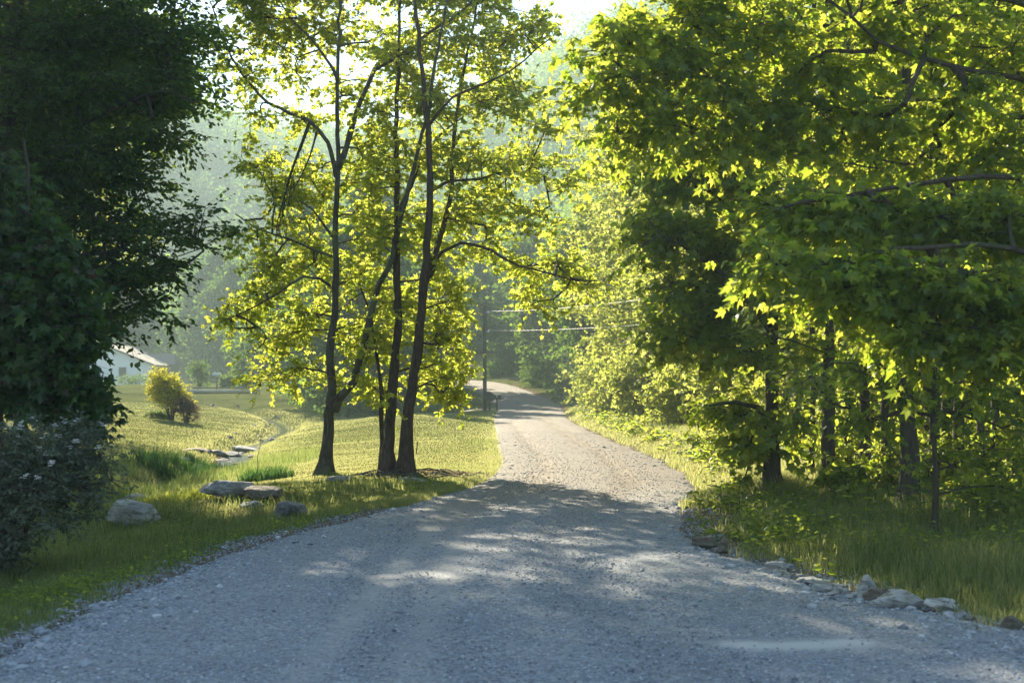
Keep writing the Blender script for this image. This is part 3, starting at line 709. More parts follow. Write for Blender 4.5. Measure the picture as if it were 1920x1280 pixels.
# --- dark maple whose crown leans toward the lane (trunk at 1445, 950)
rng = np.random.default_rng(32)
YG = 18.6
st = rooted(px_stem([(1446, 952), (1444, 850), (1446, 720), (1450, 560), (1440, 400), (1430, 230), (1420, 60), (1410, -100)], YG))
bG = [px_stem([(1446, 620), (1390, 540), (1310, 480), (1240, 440)], YG, -.6), px_stem([(1448, 480), (1380, 400), (1300, 340), (1230, 310)], YG, .5),
      px_stem([(1445, 790), (1420, 765), (1380, 755), (1330, 760)], YG, -.8)]
specs = [(1240, 330, 40, 40, 16), (1300, 320, 60, 50, 30), (1380, 340, 60, 60, 34), (1220, 440, 40, 50, 18), (1290, 440, 60, 60, 34), (1380, 450, 60, 60, 36), (1460, 400, 50, 60, 22), (1260, 540, 50, 50, 24),
         (1340, 560, 60, 50, 32), (1420, 560, 60, 60, 30), (1250, 620, 40, 26, 10), (1320, 640, 50, 30, 14), (1400, 660, 60, 40, 20), (1500, 500, 50, 60, 20), (1500, 640, 50, 40, 14), (1340, 250, 60, 50, 26), (1430, 250, 60, 60, 26),
         (1345, 765, 36, 14, 10), (1400, 775, 45, 22, 16), (1440, 830, 40, 26, 10), (1385, 835, 36, 18, 8), (1480, 790, 40, 30, 10), (1400, 890, 26, 14, 4), (1420, 100, 120, 80, 60), (1410, -50, 110, 70, 40)]
tg = blobs_px(rng, YG, 1.1, specs, .66)
tree('maple_tree', (st[0][0], st[0][1]), 'dense dark maple leaning over the right verge, its trunk the nearest to the bend', 'tree',
     [(st, .125, .03)] + [(b, .045, .01) for b in bG], tg, rng, 'maple', 'bark_dark', dict(ntw=6, L=.38, nl=6, size=.10, kind='maple_lo', hang=.5), up=.15)

# --- the trunks in the wood edge on the right
wood = [  # u, v-base, Y, radius, label, leafiness
    (1552, 935, 18.2, .085, 'straight dark tree just right of the leaning maple at the wood edge', 90),
    (1706, 975, 16.6, .10, 'stout straight tree nearest the verge in the right hand wood', 110),
    (1745, 950, 17.4, .065, 'slender trunk close behind the stout tree in the right hand wood', 60),
    (1625, 930, 19.6, .075, 'tree between the two nearest trunks, set slightly back in the wood', 80),
    (1795, 925, 18.6, .07, 'dark tree standing in the wood near the right edge', 80),
    (1835, 935, 18.0, .045, 'thin crooked tree second from the right edge of the wood', 70),
    (1900, 930, 24.0, .13, 'dark trunk at the far right edge of the wood', 120),
    (1500, 915, 29.0, .09, 'slim tree half hidden behind the leaning dark maple', 130),
    (1772, 950, 20.5, .055, 'thin straight stem between the slender trunk and the dark tree near the edge', 40),
    (1655, 940, 17.9, .05, 'slim dark trunk just left of the stout one', 50),
    (1866, 945, 19.5, .06, 'thin dark stem between the crooked tree and the far right trunk', 40),
    (1592, 940, 21.0, .05, 'thinnest stem right of the straight dark tree', 40),
    (1520, 945, 20.5, .045, 'thin sapling stem between the leaning maple and the straight dark tree', 40),
    (1670, 920, 30.0, .09, 'slim tree in the shade behind the stout trunk', 110)]
for i, (u, v, y, r, lab, n) in enumerate(wood):
    rng = np.random.default_rng(100 + i)
    p = W(u, v, y); x = p[0]; g = gz(x, y); h = 9 + 3 * rng.random()
    P = [[x, y, g - .08]]
    for k in range(1, 7):
        P.append([x + rng.normal() * .03 * k ** .5, y + rng.normal() * .03 * k ** .5, g + h * k / 6])
    rr = 2.2
    tgs = [ellipsoid_pts(rng, (x, y, g + h * .55), (rr, rr, h * .26), int(n * .6), .2), ellipsoid_pts(rng, (x, y, g + h * .82), (rr * .7, rr * .7, h * .2), int(n * .25), .2),
           ellipsoid_pts(rng, (x, y, g + 2.0), (1.5, 1.2, .9), int(n * .07), .2)]
    tree('forest_tree', (x, y), lab, 'tree', [(P, r * 1.15, .03)], np.concatenate(tgs), rng, 'maple', 'bark_dark',
         dict(ntw=5, L=.5, nl=6, size=.11, kind='maple_lo'), group='trees at the edge of the right hand wood', up=.2)

# --- young maple whose low leafy boughs reach over the verge in front of the dark trunks
rng = np.random.default_rng(34)
YY = 14.2
st = rooted(px_stem([(1748, 985), (1752, 880), (1745, 780), (1755, 690), (1750, 600)], YY))
specs = [(1560, 745, 50, 22, 6), (1640, 790, 60, 18, 8), (1700, 720, 50, 24, 9), (1770, 760, 60, 26, 10), (1850, 720, 60, 40, 12), (1900, 800, 50, 30, 8), (1790, 870, 50, 20, 5), (1870, 900, 50, 26, 7), (1520, 700, 50, 30, 8), (1600, 680, 60, 30, 14), (1700, 650, 60, 30, 14)]
tg = blobs_px(rng, YY, .8, specs, .7)
tree('maple_tree', (st[0][0], st[0][1]), 'young maple with low leafy boughs in front of the trunks near the right edge', 'tree',
     [(st, .04, .01)], tg, rng, 'maple', 'bark_dark', dict(ntw=5, L=.34, nl=5, size=.075, kind='maple', hang=.35), up=.2)

# --- sunlit trees following the lane on the right, further away
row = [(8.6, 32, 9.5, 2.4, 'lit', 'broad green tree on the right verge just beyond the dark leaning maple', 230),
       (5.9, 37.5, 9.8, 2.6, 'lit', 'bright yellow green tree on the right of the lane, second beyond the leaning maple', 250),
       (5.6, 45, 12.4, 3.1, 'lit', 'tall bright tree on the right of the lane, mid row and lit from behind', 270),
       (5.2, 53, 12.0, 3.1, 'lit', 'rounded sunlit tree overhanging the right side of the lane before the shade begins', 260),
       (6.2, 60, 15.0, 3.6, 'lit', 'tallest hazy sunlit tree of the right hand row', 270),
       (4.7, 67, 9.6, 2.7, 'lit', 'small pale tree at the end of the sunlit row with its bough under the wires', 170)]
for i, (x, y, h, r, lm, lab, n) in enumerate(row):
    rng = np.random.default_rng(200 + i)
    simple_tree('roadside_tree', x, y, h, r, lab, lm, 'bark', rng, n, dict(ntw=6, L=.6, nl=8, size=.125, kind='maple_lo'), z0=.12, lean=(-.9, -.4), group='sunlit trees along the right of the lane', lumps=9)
protos = {}
rng = np.random.default_rng(300)
protos['a'] = simple_tree('woodland_tree', 12.5, 34, 13, 3.6, 'tree standing back inside the wood right of the lane', 'maple', 'bark_dark', rng, 250, dict(ntw=5, L=.75, nl=8, size=.17, kind='maple_lo'), z0=.12, group='trees inside the right hand wood')
protos['b'] = simple_tree('woodland_tree', 13.5, 44, 14.5, 3.8, 'tree standing back inside the wood right of the lane', 'lit', 'bark_dark', rng, 250, dict(ntw=5, L=.8, nl=8, size=.17, kind='maple_lo'), z0=.12, group='trees inside the right hand wood')
for i, (x, y) in enumerate([(10.5, 26), (14, 26.5), (17, 31), (11.5, 39), (11.5, 50), (13, 57), (19, 40), (12.5, 66), (10.5, 74), (18, 60), (18, 74), (21, 50), (9.2, 20.5), (12.2, 18.5), (15, 21), (25, 34)]):
    r = np.random.default_rng(400 + i)
    copy_tree(protos['ab'[i % 2]], x, y, r.random() * 6.28, .8 + .4 * r.random())

# --- shaded hazy trees round the far bend
rng = np.random.default_rng(310)
p1 = simple_tree('bend_tree', 5.6, 84, 9.5, 3.2, 'dark shaded tree beyond the sunlit row, nearest to the bend', 'far', 'bark_dark', rng, 230, dict(ntw=5, L=.9, nl=8, size=.24, kind='maple_lo'), z0=.06)
p2 = simple_tree('bend_tree', 4.6, 97, 11, 3.6, 'tall dark tree on the outside of the bend', 'far', 'bark_dark', rng, 230, dict(ntw=5, L=.9, nl=8, size=.26, kind='maple_lo'), z0=.06)
for i, (x, y, s, k) in enumerate([(8.5, 91, 1.15, 0), (9, 80, 1.1, 1), (3.0, 109, .95, 0), (7.5, 106, 1.2, 1), (1.2, 122, 1.0, 1), (5, 120, 1.25, 0), (11, 100, 1.3, 1), (-2.5, 131, .85, 0), (-4, 143, 1.1, 1), (1.5, 136, 1.2, 0), (12, 116, 1.3, 0), (14, 90, 1.3, 0)]):
    r = np.random.default_rng(500 + i)
    copy_tree([p1, p2][k], x, y, r.random() * 6.28, s, 'shaded green tree in the haze around the far bend of the lane', 'hazy trees round the far bend')
# trees of the valley floor behind the lawn (they shade the bend)
for i, (x, y, s, k) in enumerate([(-9.5, 96, 1.3, 1), (-15.5, 110, 1.2, 0), (-6.2, 101, 1.1, 0), (-9.8, 83, 1.0, 0), (-6.4, 80, 1.0, 0), (-8.2, 74, .9, 1), (-12.5, 89, 1.15, 1), (-7.5, 111, 1.2, 1), (-21, 121, 1.1, 0), (-19, 127, 1.2, 1), (-21, 137, 1.2, 0), (-27, 150, 1.2, 1), (-34, 176, 1.5, 0), (-24, 168, 1.4, 1), (-38, 196, 1.5, 0),
                                   (-70, 196, 1.5, 1), (-40, 190, 1.6, 1), (-18, 158, 1.3, 0), (-7, 160, 1.3, 1), (-76, 168, 1.5, 0), (-72, 140, 1.3, 1), (-54, 200, 1.6, 0), (-30, 188, 1.4, 0)]):
    r = np.random.default_rng(600 + i)
    copy_tree([p1, p2][k], x, y, r.random() * 6.28, s, 'hazy tree on the valley floor behind the lawn', 'trees on the valley floor')

# --- the wood on the hillside: far too many to count, one mass
rng = np.random.default_rng(40)
protoc = []
for k in range(5):
    n = 230; v = rng.standard_normal((n, 3)); v /= np.linalg.norm(v, axis=1)[:, None]
    lob = rng.standard_normal((6, 3)) * .45; lob[:, 2] = np.abs(lob[:, 2])
    C = lob[rng.integers(0, 6, n)] * .8 + v * .62 * (.75 + .35 * rng.random((n, 1)))
    C[:, 2] *= 1.15; nr = v + .5 * rng.standard_normal((n, 3)); ax = np.cross(nr, rng.standard_normal((n, 3)))
    protoc.append((C, ax, nr))
mb = MB()
cnt = 0; TX = []
gxs = np.arange(-240, 260, 6.4); gys = np.arange(150, 520, 8.5)
for yy in gys:
    for xx in gxs:
        x = xx + rng.normal() * 2.2; y = yy + rng.normal() * 2.6
        if abs(x) > .41 * y + 12 or (y < 190 and -62 < x < -14) or (y < 172 and x < -14): continue
        TX.append((x, y))
TX = np.array(TX); TZ = ground(TX[:, 0], TX[:, 1], False)
for (x, y), z in zip(TX, TZ):
    C, ax, nr = protoc[rng.integers(5)]; s = 3.6 + 2.6 * rng.random(); a = rng.random() * 6.28; ca, sa = math.cos(a), math.sin(a)
    Rm = np.array([[ca, -sa, 0], [sa, ca, 0], [0, 0, 1]])
    tone = np.clip(.45 + .3 * rng.standard_normal(), 0, 1)
    Pp = C @ Rm.T * s + np.array([x, y, z + s * 1.35])
    put_leaves(mb, Pp, ax @ Rm.T, nr @ Rm.T, .95, 'oval', rng, np.clip(tone + .12 * rng.standard_normal(len(Pp)), 0, 1))
tag(mb.build('hillside_woods', M['far']), 'misty wooded hillside closing the valley', kind='stuff')

for i, (x, y, h, r) in enumerate([(-12.5, 24, 12, 3.3), (-10.5, 16.5, 11, 3.0), (-15.5, 32, 13, 3.2), (-12.8, 37, 13, 2.8), (-16, 44, 15.5, 3.6), (-20.5, 52, 15, 4.0), (-9.5, 9, 10, 3.0)]):  # added trees, mostly out of view, placed to shade lane and bank
    rng = np.random.default_rng(700 + i)
    simple_tree('ash_tree', x, y, h, r, 'mostly unseen tree added on the left bank to shade the foreground', 'dark', 'bark_dark', rng, 260, dict(ntw=5, L=.7, nl=8, size=.16, kind='oval'), z0=.25, group='shade trees added on the left bank')

rng = np.random.default_rng(720)  # added tree, its crown raised out of view to shade the near lane
simple_tree('ash_tree', -10.3, 33, 14.5, 3.7, 'tree added behind the tall dark one, its high unseen crown shading the foreground', 'dark', 'bark_dark', rng, 900, dict(ntw=5, L=.7, nl=8, size=.17, kind='oval'), z0=.47, lumps=6)

# ------------------------------------------------------------------ shrubs
def bush(name, base, r, h, label, leafm, rng, n, spray, barkm='bark', group=None, ns=5, cat='shrub', low=.25, offs=None):
    x, y = base; g = gz(x, y); stems = []
    for i in range(ns):
        a = 6.28 * i / ns + rng.normal() * .3; rr = r * (.3 + .3 * rng.random())
        stems.append((np.array([[x + math.cos(a) * .05, y + math.sin(a) * .05, g - .04], [x + math.cos(a) * rr * .5, y + math.sin(a) * rr * .5, g + h * .35], [x + math.cos(a) * rr, y + math.sin(a) * rr, g + h * .75]]), .018 + .012 * h, .006))
    tgs = []
    for i in range(6):
        a = rng.random() * 6.28; t = low + (.8 - low) * (i / 5)
        tgs.append(ellipsoid_pts(rng, (x + math.cos(a) * r * .4, y + math.sin(a) * r * .4, g + h * t), (r * .62, r * .62, h * .25), max(3, n // 6), .3))
    root = empty(name, (x, y, g)); tag(root, label, cat, group)
    tm = MB(); lm = MB(); tg = np.concatenate(tgs); tg[:, 2] = np.maximum(tg[:, 2], g + .08)
    od = grow(tm, stems, tg, rng, up=.2, r_tip=.003)
    sprays(lm, tm, tg, od, rng=rng, **spray)
    tm.build('stems', M[barkm], root, smooth=True); lm.build('foliage', M[leafm], root)
    return root, tg

rng = np.random.default_rng(50)
fb, tg = bush('flowering_shrub', (-4.75, 13.2), 1.05, 1.5, 'grey green shrub dotted with small white flowers in the lower left corner', 'greybush', rng, 480,
              dict(ntw=6, L=.22, nl=11, size=.036, kind='oval', tw=.002, hang=.1, droop=.05), cat='flowering shrub', ns=8, low=.1)
mb = MB()
top = tg[np.argsort(-(tg[:, 2] - .5 * tg[:, 1]))][:90]
for p in top[rng.random(len(top)) < .4]:
    for k in range(7):
        P = p + rng.standard_normal(3) * .012 + np.array([0, -.1, .12]); n = 5; a = np.arange(n) * 1.257 + rng.random()
        ax = np.c_[np.cos(a), np.sin(a), .3 * np.ones(n)]
        put_leaves(mb, np.repeat(P[None], n, 0), ax, np.repeat([[0, 0, 1.0]], n, 0) - .5 * ax, .022, 'oval', rng)
mb.build('flowers', M['petal'], fb)

rng = np.random.default_rng(51)
yb = 57.0; bp_ = W(322, 780, yb)
yroot, tg = bush('yellow_shrub', (bp_[0], yb), 1.0, 1.9, 'bright yellow vase shaped shrub alone on the far lawn', 'yellowbush', rng, 330,
                 dict(ntw=6, L=.3, nl=11, size=.058, kind='oval', tw=.004, hang=-.2, droop=-.4), ns=9, low=.38)
rng = np.random.default_rng(52)
bp_ = W(350, 783, yb - .7)
bush('dark_shrub', (bp_[0], bp_[1]), .5, 1.05, 'dark reddish shrub grown into the right side of the yellow one', 'redleaf', rng, 90,
     dict(ntw=5, L=.25, nl=9, size=.05, kind='oval', tw=.003), ns=5, low=.35)
rng = np.random.default_rng(53)
bp_ = W(293, 775, 57.5)
bush('low_shrub', (bp_[0], bp_[1]), .55, .28, 'flat low green shrub at the left foot of the yellow shrub', 'dark', rng, 40, dict(ntw=5, L=.2, nl=8, size=.06, kind='oval', tw=.003), ns=4)

# understorey on the right
rng = np.random.default_rng(54)
ushr = [(4.6, 17.9, .8, .7, 'maple', 'low leafy bush at the verge edge in front of the leaning maple'),
        (5.6, 17.4, .8, .8, 'maple', 'leafy bush left of the stout trunk at the top of the grass'),
        (6.3, 16.8, .8, .7, 'lit', 'brighter low bush right of the stout trunk at the top of the grass'),
        (7.2, 17.4, .8, .8, 'maple', 'leafy bush further right at the top of the grass'),
        (5.3, 15.9, .5, .45, 'maple', 'small bush lowest on the right verge'),
        (5.0, 20.5, 1.0, 1.3, 'maple', 'leafy bush at the foot of the dark leaning maple'),
        (6.6, 20.5, 1.0, .9, 'maple', 'bush between the leaning maple and the stout trunk'),
        (7.6, 18.6, .9, .6, 'maple', 'low bush right beside the stout trunk in the wood'),
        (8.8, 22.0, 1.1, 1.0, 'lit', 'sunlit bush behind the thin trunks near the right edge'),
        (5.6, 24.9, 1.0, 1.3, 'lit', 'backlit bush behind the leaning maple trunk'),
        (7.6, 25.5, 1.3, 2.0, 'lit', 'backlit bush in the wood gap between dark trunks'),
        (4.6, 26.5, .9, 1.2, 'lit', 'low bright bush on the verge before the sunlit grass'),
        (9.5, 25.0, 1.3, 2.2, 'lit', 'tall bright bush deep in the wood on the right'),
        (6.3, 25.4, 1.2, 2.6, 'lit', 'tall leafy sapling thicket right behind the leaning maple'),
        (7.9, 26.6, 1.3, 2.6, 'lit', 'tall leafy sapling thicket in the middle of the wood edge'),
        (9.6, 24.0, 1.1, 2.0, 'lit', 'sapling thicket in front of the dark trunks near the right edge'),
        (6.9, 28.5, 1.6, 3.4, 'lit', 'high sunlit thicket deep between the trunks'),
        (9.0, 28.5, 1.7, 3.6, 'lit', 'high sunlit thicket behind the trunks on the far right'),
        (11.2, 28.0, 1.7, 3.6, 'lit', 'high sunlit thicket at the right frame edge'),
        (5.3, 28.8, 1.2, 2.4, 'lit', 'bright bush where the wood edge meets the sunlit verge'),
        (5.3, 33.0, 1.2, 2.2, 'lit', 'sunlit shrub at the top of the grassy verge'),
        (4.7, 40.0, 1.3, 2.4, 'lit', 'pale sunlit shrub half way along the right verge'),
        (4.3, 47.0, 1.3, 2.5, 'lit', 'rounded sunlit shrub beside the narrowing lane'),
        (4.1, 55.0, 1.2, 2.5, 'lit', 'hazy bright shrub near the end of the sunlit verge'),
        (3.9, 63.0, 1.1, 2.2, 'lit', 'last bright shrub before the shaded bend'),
        (4.3, 74.0, 1.3, 2.2, 'far', 'shaded shrub on the right where the lane darkens'),
        (3.6, 90.0, 1.5, 2.2, 'far', 'dim shrub on the outer bank of the bend'),
        (2.0, 106.0, 1.6, 2.2, 'far', 'dim shrub below the pale roof at the bend'),
        (-1.0, 121.0, 1.6, 1.8, 'far', 'far shrub above the lane at the top of the bend')]
for (x, y, r, h, lm, lab) in ushr:
    f = 1 if y < 30 else 1.6
    bush('understorey_shrub', (x, y), r, h, lab, lm, rng, int((70 if y < 30 else 90) * max(1, h * r / 2.2)), dict(ntw=5, L=.3 * f, nl=6, size=.075 * f ** .8, kind='maple_lo' if y < 60 else 'oval', hang=.4), group='shrubs along the right side', ns=5 if h < 2.5 else 9, low=.12)

# small garden shrubs in the hazy valley
for (u, v, y, r, h, lab) in [(375, 745, 108, .8, 2.2, 'slender hazy shrub beyond the yellow one near the outbuilding'), (452, 735, 112, .8, 2.4, 'small rounded sapling right of the bird table'),
                             (462, 745, 102, .5, .9, 'low dark shrub by the end of the footbridge'), (250, 722, 150, 2.0, 1.2, 'clipped green shrub against the white house wall'),
                             (428, 745, 106, .5, .8, 'little shrub beside the bird table')]:
    p = W(u, v, y)
    bush('garden_shrub', (p[0], y), r, h, lab, 'far', rng, 60, dict(ntw=5, L=.4, nl=6, size=.14, kind='oval'), group='shrubs in the hazy garden')

# ------------------------------------------------------------------ rocks
_bm = None
def ico(sub):
    import bmesh
    b = bmesh.new(); bmesh.ops.create_icosphere(b, subdivisions=sub, radius=1.0)
    v = np.array([x.co[:] for x in b.verts]); b.verts.ensure_lookup_table(); f = np.array([[x.index for x in p.verts] for p in b.faces]); b.free(); return v, f
ICO = {k: ico(k) for k in (1, 2, 4)}
def rock_geo(rng, size, sub=4, cuts=13, rough=.09):
    v, f = ICO[sub]; v = v.copy()
    for i in range(cuts):
        n = rng.standard_normal(3); n /= np.linalg.norm(n); d = .42 + .42 * rng.random(); s = v @ n
        v -= np.maximum(0, s - d)[:, None] * n * .985
    o = rng.random(2) * 50
    if sub > 2:
        v *= (1 + rough * fbm(v[:, 0] * 2.2 + v[:, 2] * 1.7 + o[0], v[:, 1] * 2.2 - v[:, 2] + o[1], 7)[:, None])
        v *= (1 + .8 * rough * fbm(v[:, 0] * 9 + v[:, 2] * 5 + o[0], v[:, 1] * 9 - v[:, 2] * 4 + o[1], 9, 3)[:, None])
    return v * np.array(size) / 2 / .80, f
def stone(name, x, y, size, rz, label, m, rng, cat='rock', group=None, sink=.3, tilt=0.0, z=None):
    v, f = rock_geo(rng, size)
    c, s = math.cos(tilt), math.sin(tilt); v = v @ np.array([[c, 0, s], [0, 1, 0], [-s, 0, c]]).T
    c, s = math.cos(rz), math.sin(rz); v = v @ np.array([[c, -s, 0], [s, c, 0], [0, 0, 1]]).T
    mb = MB(); mb.add(v, f); o = mb.build(name, M[m], smooth=False)
    for p in o.data.polygons: pass
    o.data.polygons.foreach_set('use_smooth', np.ones(len(o.data.polygons), dtype=bool)); o.data.set_sharp_from_angle(angle=.5)
    o.location = (x, y, (gz(x, y) if z is None else z) + size[2] * (.5 - sink)); tag(o, label, cat, group)
    return o
def at_px(u, v, guess=20.0):
    """ground point under a pixel"""
    Y = guess
    for _ in range(40):
        x = (u - 960) / F * Y; g = gz(x, Y); Yn = (CAMZ - g) * F / (v - 715); Y = .5 * Y + .5 * Yn
    return (u - 960) / F * Y, Y
rng = np.random.default_rng(60)
for (u, v, wpx, hpx, asp, rz, lab, m, cat, sink) in [
        (240, 985, 116, 52, .7, -.25, 'large pale flat topped boulder beside the flowering shrub', 'rock_pale', 'boulder', .02),
        (258, 940, 44, 24, .8, .3, 'small grey rock just behind the pale flat boulder', 'rock', 'rock', .25),
        (432, 935, 104, 40, .7, .1, 'long grey boulder in the rough grass left of the trees', 'rock', 'boulder', .05),
        (497, 940, 74, 34, .8, -.5, 'brown stained boulder leaning against the long grey one', 'rock_brown', 'boulder', .1),
        (472, 950, 38, 16, .8, .1, 'small white rock in front of the two joined boulders', 'rock_pale', 'rock', .25),
        (545, 975, 62, 40, .9, .4, 'dark mossy boulder in the bank nearest the lane', 'rock_dark', 'boulder', .1),
        (638, 903, 50, 14, .5, .2, 'flat grey slab at the foot of the slender maple', 'rock', 'rock', .3),
        (770, 903, 60, 12, .5, 0, 'flat slab among the sticks beside the maple clump', 'rock', 'rock', .3),
        (105, 1060, 34, 30, .8, .9, 'small pale rock half buried in the near left bank', 'rock', 'rock', .35),
        (400, 852, 60, 14, .6, .1, 'flat dark rock on the far bank of the creek', 'rock_dark', 'rock', .2),
        (428, 858, 44, 16, .7, .4, 'grey rock in the middle of the creek bed', 'rock', 'rock', .2),
        (455, 850, 56, 18, .6, -.3, 'slanting slab at the right of the creek bed', 'rock', 'rock', .2),
        (415, 866, 30, 10, .8, .1, 'small wet rock at the water edge', 'rock_dark', 'rock', .2),
        (475, 845, 40, 12, .7, .6, 'dark rock where the creek meets the lawn', 'rock_dark', 'rock', .2),
        (370, 846, 50, 10, .6, .1, 'long low rock at the left end of the creek stones', 'rock_brown', 'rock', .2)]:
    x, y = at_px(u, v, 22); sw = wpx / F * y; sh = hpx / F * y
    stone('boulder' if cat == 'boulder' else 'rock', x, y + sw * asp * .35, (sw, sw * asp, sh * .9), rz * .6, lab, m, rng, cat, group='rocks by the creek' if v < 875 else 'rocks in the left bank', sink=sink)
edge_rocks = [(1320, 1030, 40, 18, 'rock_brown', 'brown rock poking from the verge where the lane is narrowest'), (1357, 1035, 26, 22, 'rock_brown', 'small brown rock next to the narrowest point of the lane'),
              (1455, 1082, 40, 22, 'rock', 'grey rock at the left end of the row of verge stones'), (1462, 1092, 26, 16, 'rock_pale', 'small pale stone in front of the leftmost grey rock'),
              (1520, 1090, 54, 10, 'rock_pale', 'long thin pale stone lying flat on the verge'), (1556, 1118, 46, 18, 'rock_pale', 'pale slab left of the upright grey stone'),
              (1570, 1130, 36, 12, 'rock', 'low stone in front of the pale slab'), (1624, 1110, 44, 26, 'rock', 'upright grey stone at the back of the row'),
              (1622, 1128, 36, 18, 'rock_pale', 'small cream stone below the upright grey one'), (1642, 1135, 36, 24, 'rock_brown', 'brown stone wedged in the middle of the row'),
              (1672, 1130, 50, 22, 'rock', 'tilted grey slab behind the large white stone'), (1690, 1146, 96, 30, 'rock_pale', 'largest white stone of the row on the right verge'),
              (1762, 1142, 46, 22, 'rock_pale', 'flat topped pale stone at the right end of the row'), (1800, 1160, 22, 14, 'rock', 'little stone right of the flat topped pale one'),
              (1822, 1200, 30, 12, 'rock', 'lone pale stone on the gravel near the right edge'), (1890, 1180, 40, 26, 'rock_brown', 'brown clod of stone at the right frame edge'),
              (1498, 1100, 22, 10, 'rock', 'small grey stone below the long thin pale one'), (1595, 1135, 26, 12, 'rock_pale', 'small stone between the low one and the cream one')]
for (u, v, wpx, hpx, m, lab) in edge_rocks:
    x, y = at_px(u, v, 11); sw = wpx / F * y; sh = hpx / F * y
    stone('verge_stone', x, y + sw * .25, (sw * 1.2, sw * .8, sh * 1.35), rng.normal() * .3, lab, m, rng, 'stone', group='stones along the right verge', sink=.2, tilt=rng.normal() * .1, z=max(gz(x, y), float(zroad(x, y)) - .01 if float(road_in(x, y)) > -.3 else -9))
# creek rubble: beyond counting
mb = MB()
for i in range(420):
    j = rng.integers(0, len(CK)); p = CK[j]
    if not 12 < p[1] < 96: continue
    x = p[0] + rng.normal() * .6; y = p[1] + rng.normal() * .6; s = .08 + .25 * rng.random() ** 2
    if y > 34 and y < 44: s *= 1.3
    v, f = rock_geo(rng, (s, s * .8, s * .45), 2, 7); a = rng.random() * 6.28
    v = v @ np.array([[math.cos(a), -math.sin(a), 0], [math.sin(a), math.cos(a), 0], [0, 0, 1]]).T
    mb.add(v + np.array([x, y, gz(x, y) + s * .1]), f)
tag(mb.build('creek_gravel', M['rock_dark']), 'loose dark rubble lining the creek bed', kind='stuff')

# ------------------------------------------------------------------ gravel on the lane
rng = np.random.default_rng(70)
n = 110000
Yg = 1 / (1 / 45 + rng.random(n) ** .9 * (1 / 5.6 - 1 / 45)); fr = rng.random(n)
side = rng.random(n)
L_, R_ = xl(Yg), xr(Yg)
Xg = L_ + (R_ - L_) * fr
e1 = side < .22; Xg[e1] = L_[e1] + .30 * rng.standard_normal(e1.sum()); e2 = (side > .78); Xg[e2] = R_[e2] + .30 * rng.standard_normal(e2.sum())
sz = .004 + .008 * rng.random(n) ** 2 + .014 * (rng.random(n) < .02) * rng.random(n)
sz[e1 | e2] *= 1.3
bigm = (e1 | e2) & (rng.random(n) < .012); sz[bigm] = .02 + .03 * rng.random(bigm.sum())
latg = Xg - (L_ + R_) / 2
wn = np.clip(np.exp(-((Xg + 1.12 - .035 * (Yg - 8)) / .15) ** 2) + np.exp(-((Xg + .56) / .15) ** 2), 0, 1) * (Yg < 19)
keep = rng.random(n) > .9 * wn
keep &= ~((Xg > 1.15) & (Xg < 2.3) & (np.abs(Yg - 8.62) < .15) & (rng.random(n) < .9))
Xg, Yg, sz = Xg[keep], Yg[keep], sz[keep]; n = len(Xg)
rin = road_in(Xg, Yg)
# interpolated height of the lane surface
cw = (xr(Yg) - xl(Yg)); uu = (Xg - xl(Yg)) / cw
Zroad_s = zroad(Xg, Yg) + .03 * (1 - (2 * np.abs(uu - .5)) ** 2) + .010 * fbm(Xg * 3, Yg * 3, 41) + .02 * fbm(Xg * .7, Yg * .7, 43)
Zg = np.where(rin > .02, Zroad_s, np.maximum(ground(Xg, Yg), np.where(rin > -.1, Zroad_s - .03, -9))) + sz * .1
base = []
for k in range(12):
    v, f = rock_geo(rng, (2, 1.6, 1.1), 1, 6); base.append(v)
fb_ = ICO[1][1]
mb = MB()
pick = rng.integers(0, 12, n)
for k in range(12):
    i = np.where(pick == k)[0]; m_ = len(i); a = rng.random(m_) * 6.28; c, s = np.cos(a), np.sin(a)
    v = base[k]; Vx = v[None, :, 0] * c[:, None] - v[None, :, 1] * s[:, None]; Vy = v[None, :, 0] * s[:, None] + v[None, :, 1] * c[:, None]
    Vz = np.repeat(v[None, :, 2], m_, 0)
    V = np.stack([Vx, Vy, Vz], -1) * sz[i][:, None, None] + np.stack([Xg[i], Yg[i], Zg[i]], -1)[:, None, :]
    mb.add(V.reshape(-1, 3), ((np.arange(m_) * len(v))[:, None, None] + fb_[None]).reshape(-1, 3))
    mb.r[-1] = np.repeat(rng.random(m_), len(v)).astype(np.float32)
m, nt = mat('gravel_stones'); N = NT(nt)
at = N.n('ShaderNodeAttribute', attribute_name='rnd')
c = ramp(N, at.outputs['Fac'], [(0, (.12, .135, .16)), (.5, (.28, .31, .355)), (.85, (.34, .37, .415)), (1, (.55, .57, .60))])
b = N.n('ShaderNodeBsdfPrincipled', ins={'Base Color': c, 'Roughness': .75}); o = N.n('ShaderNodeOutputMaterial'); N.l(b.outputs[0], o.inputs[0])
tag(mb.build('gravel', m), 'loose grey gravel strewn over the lane', kind='stuff')

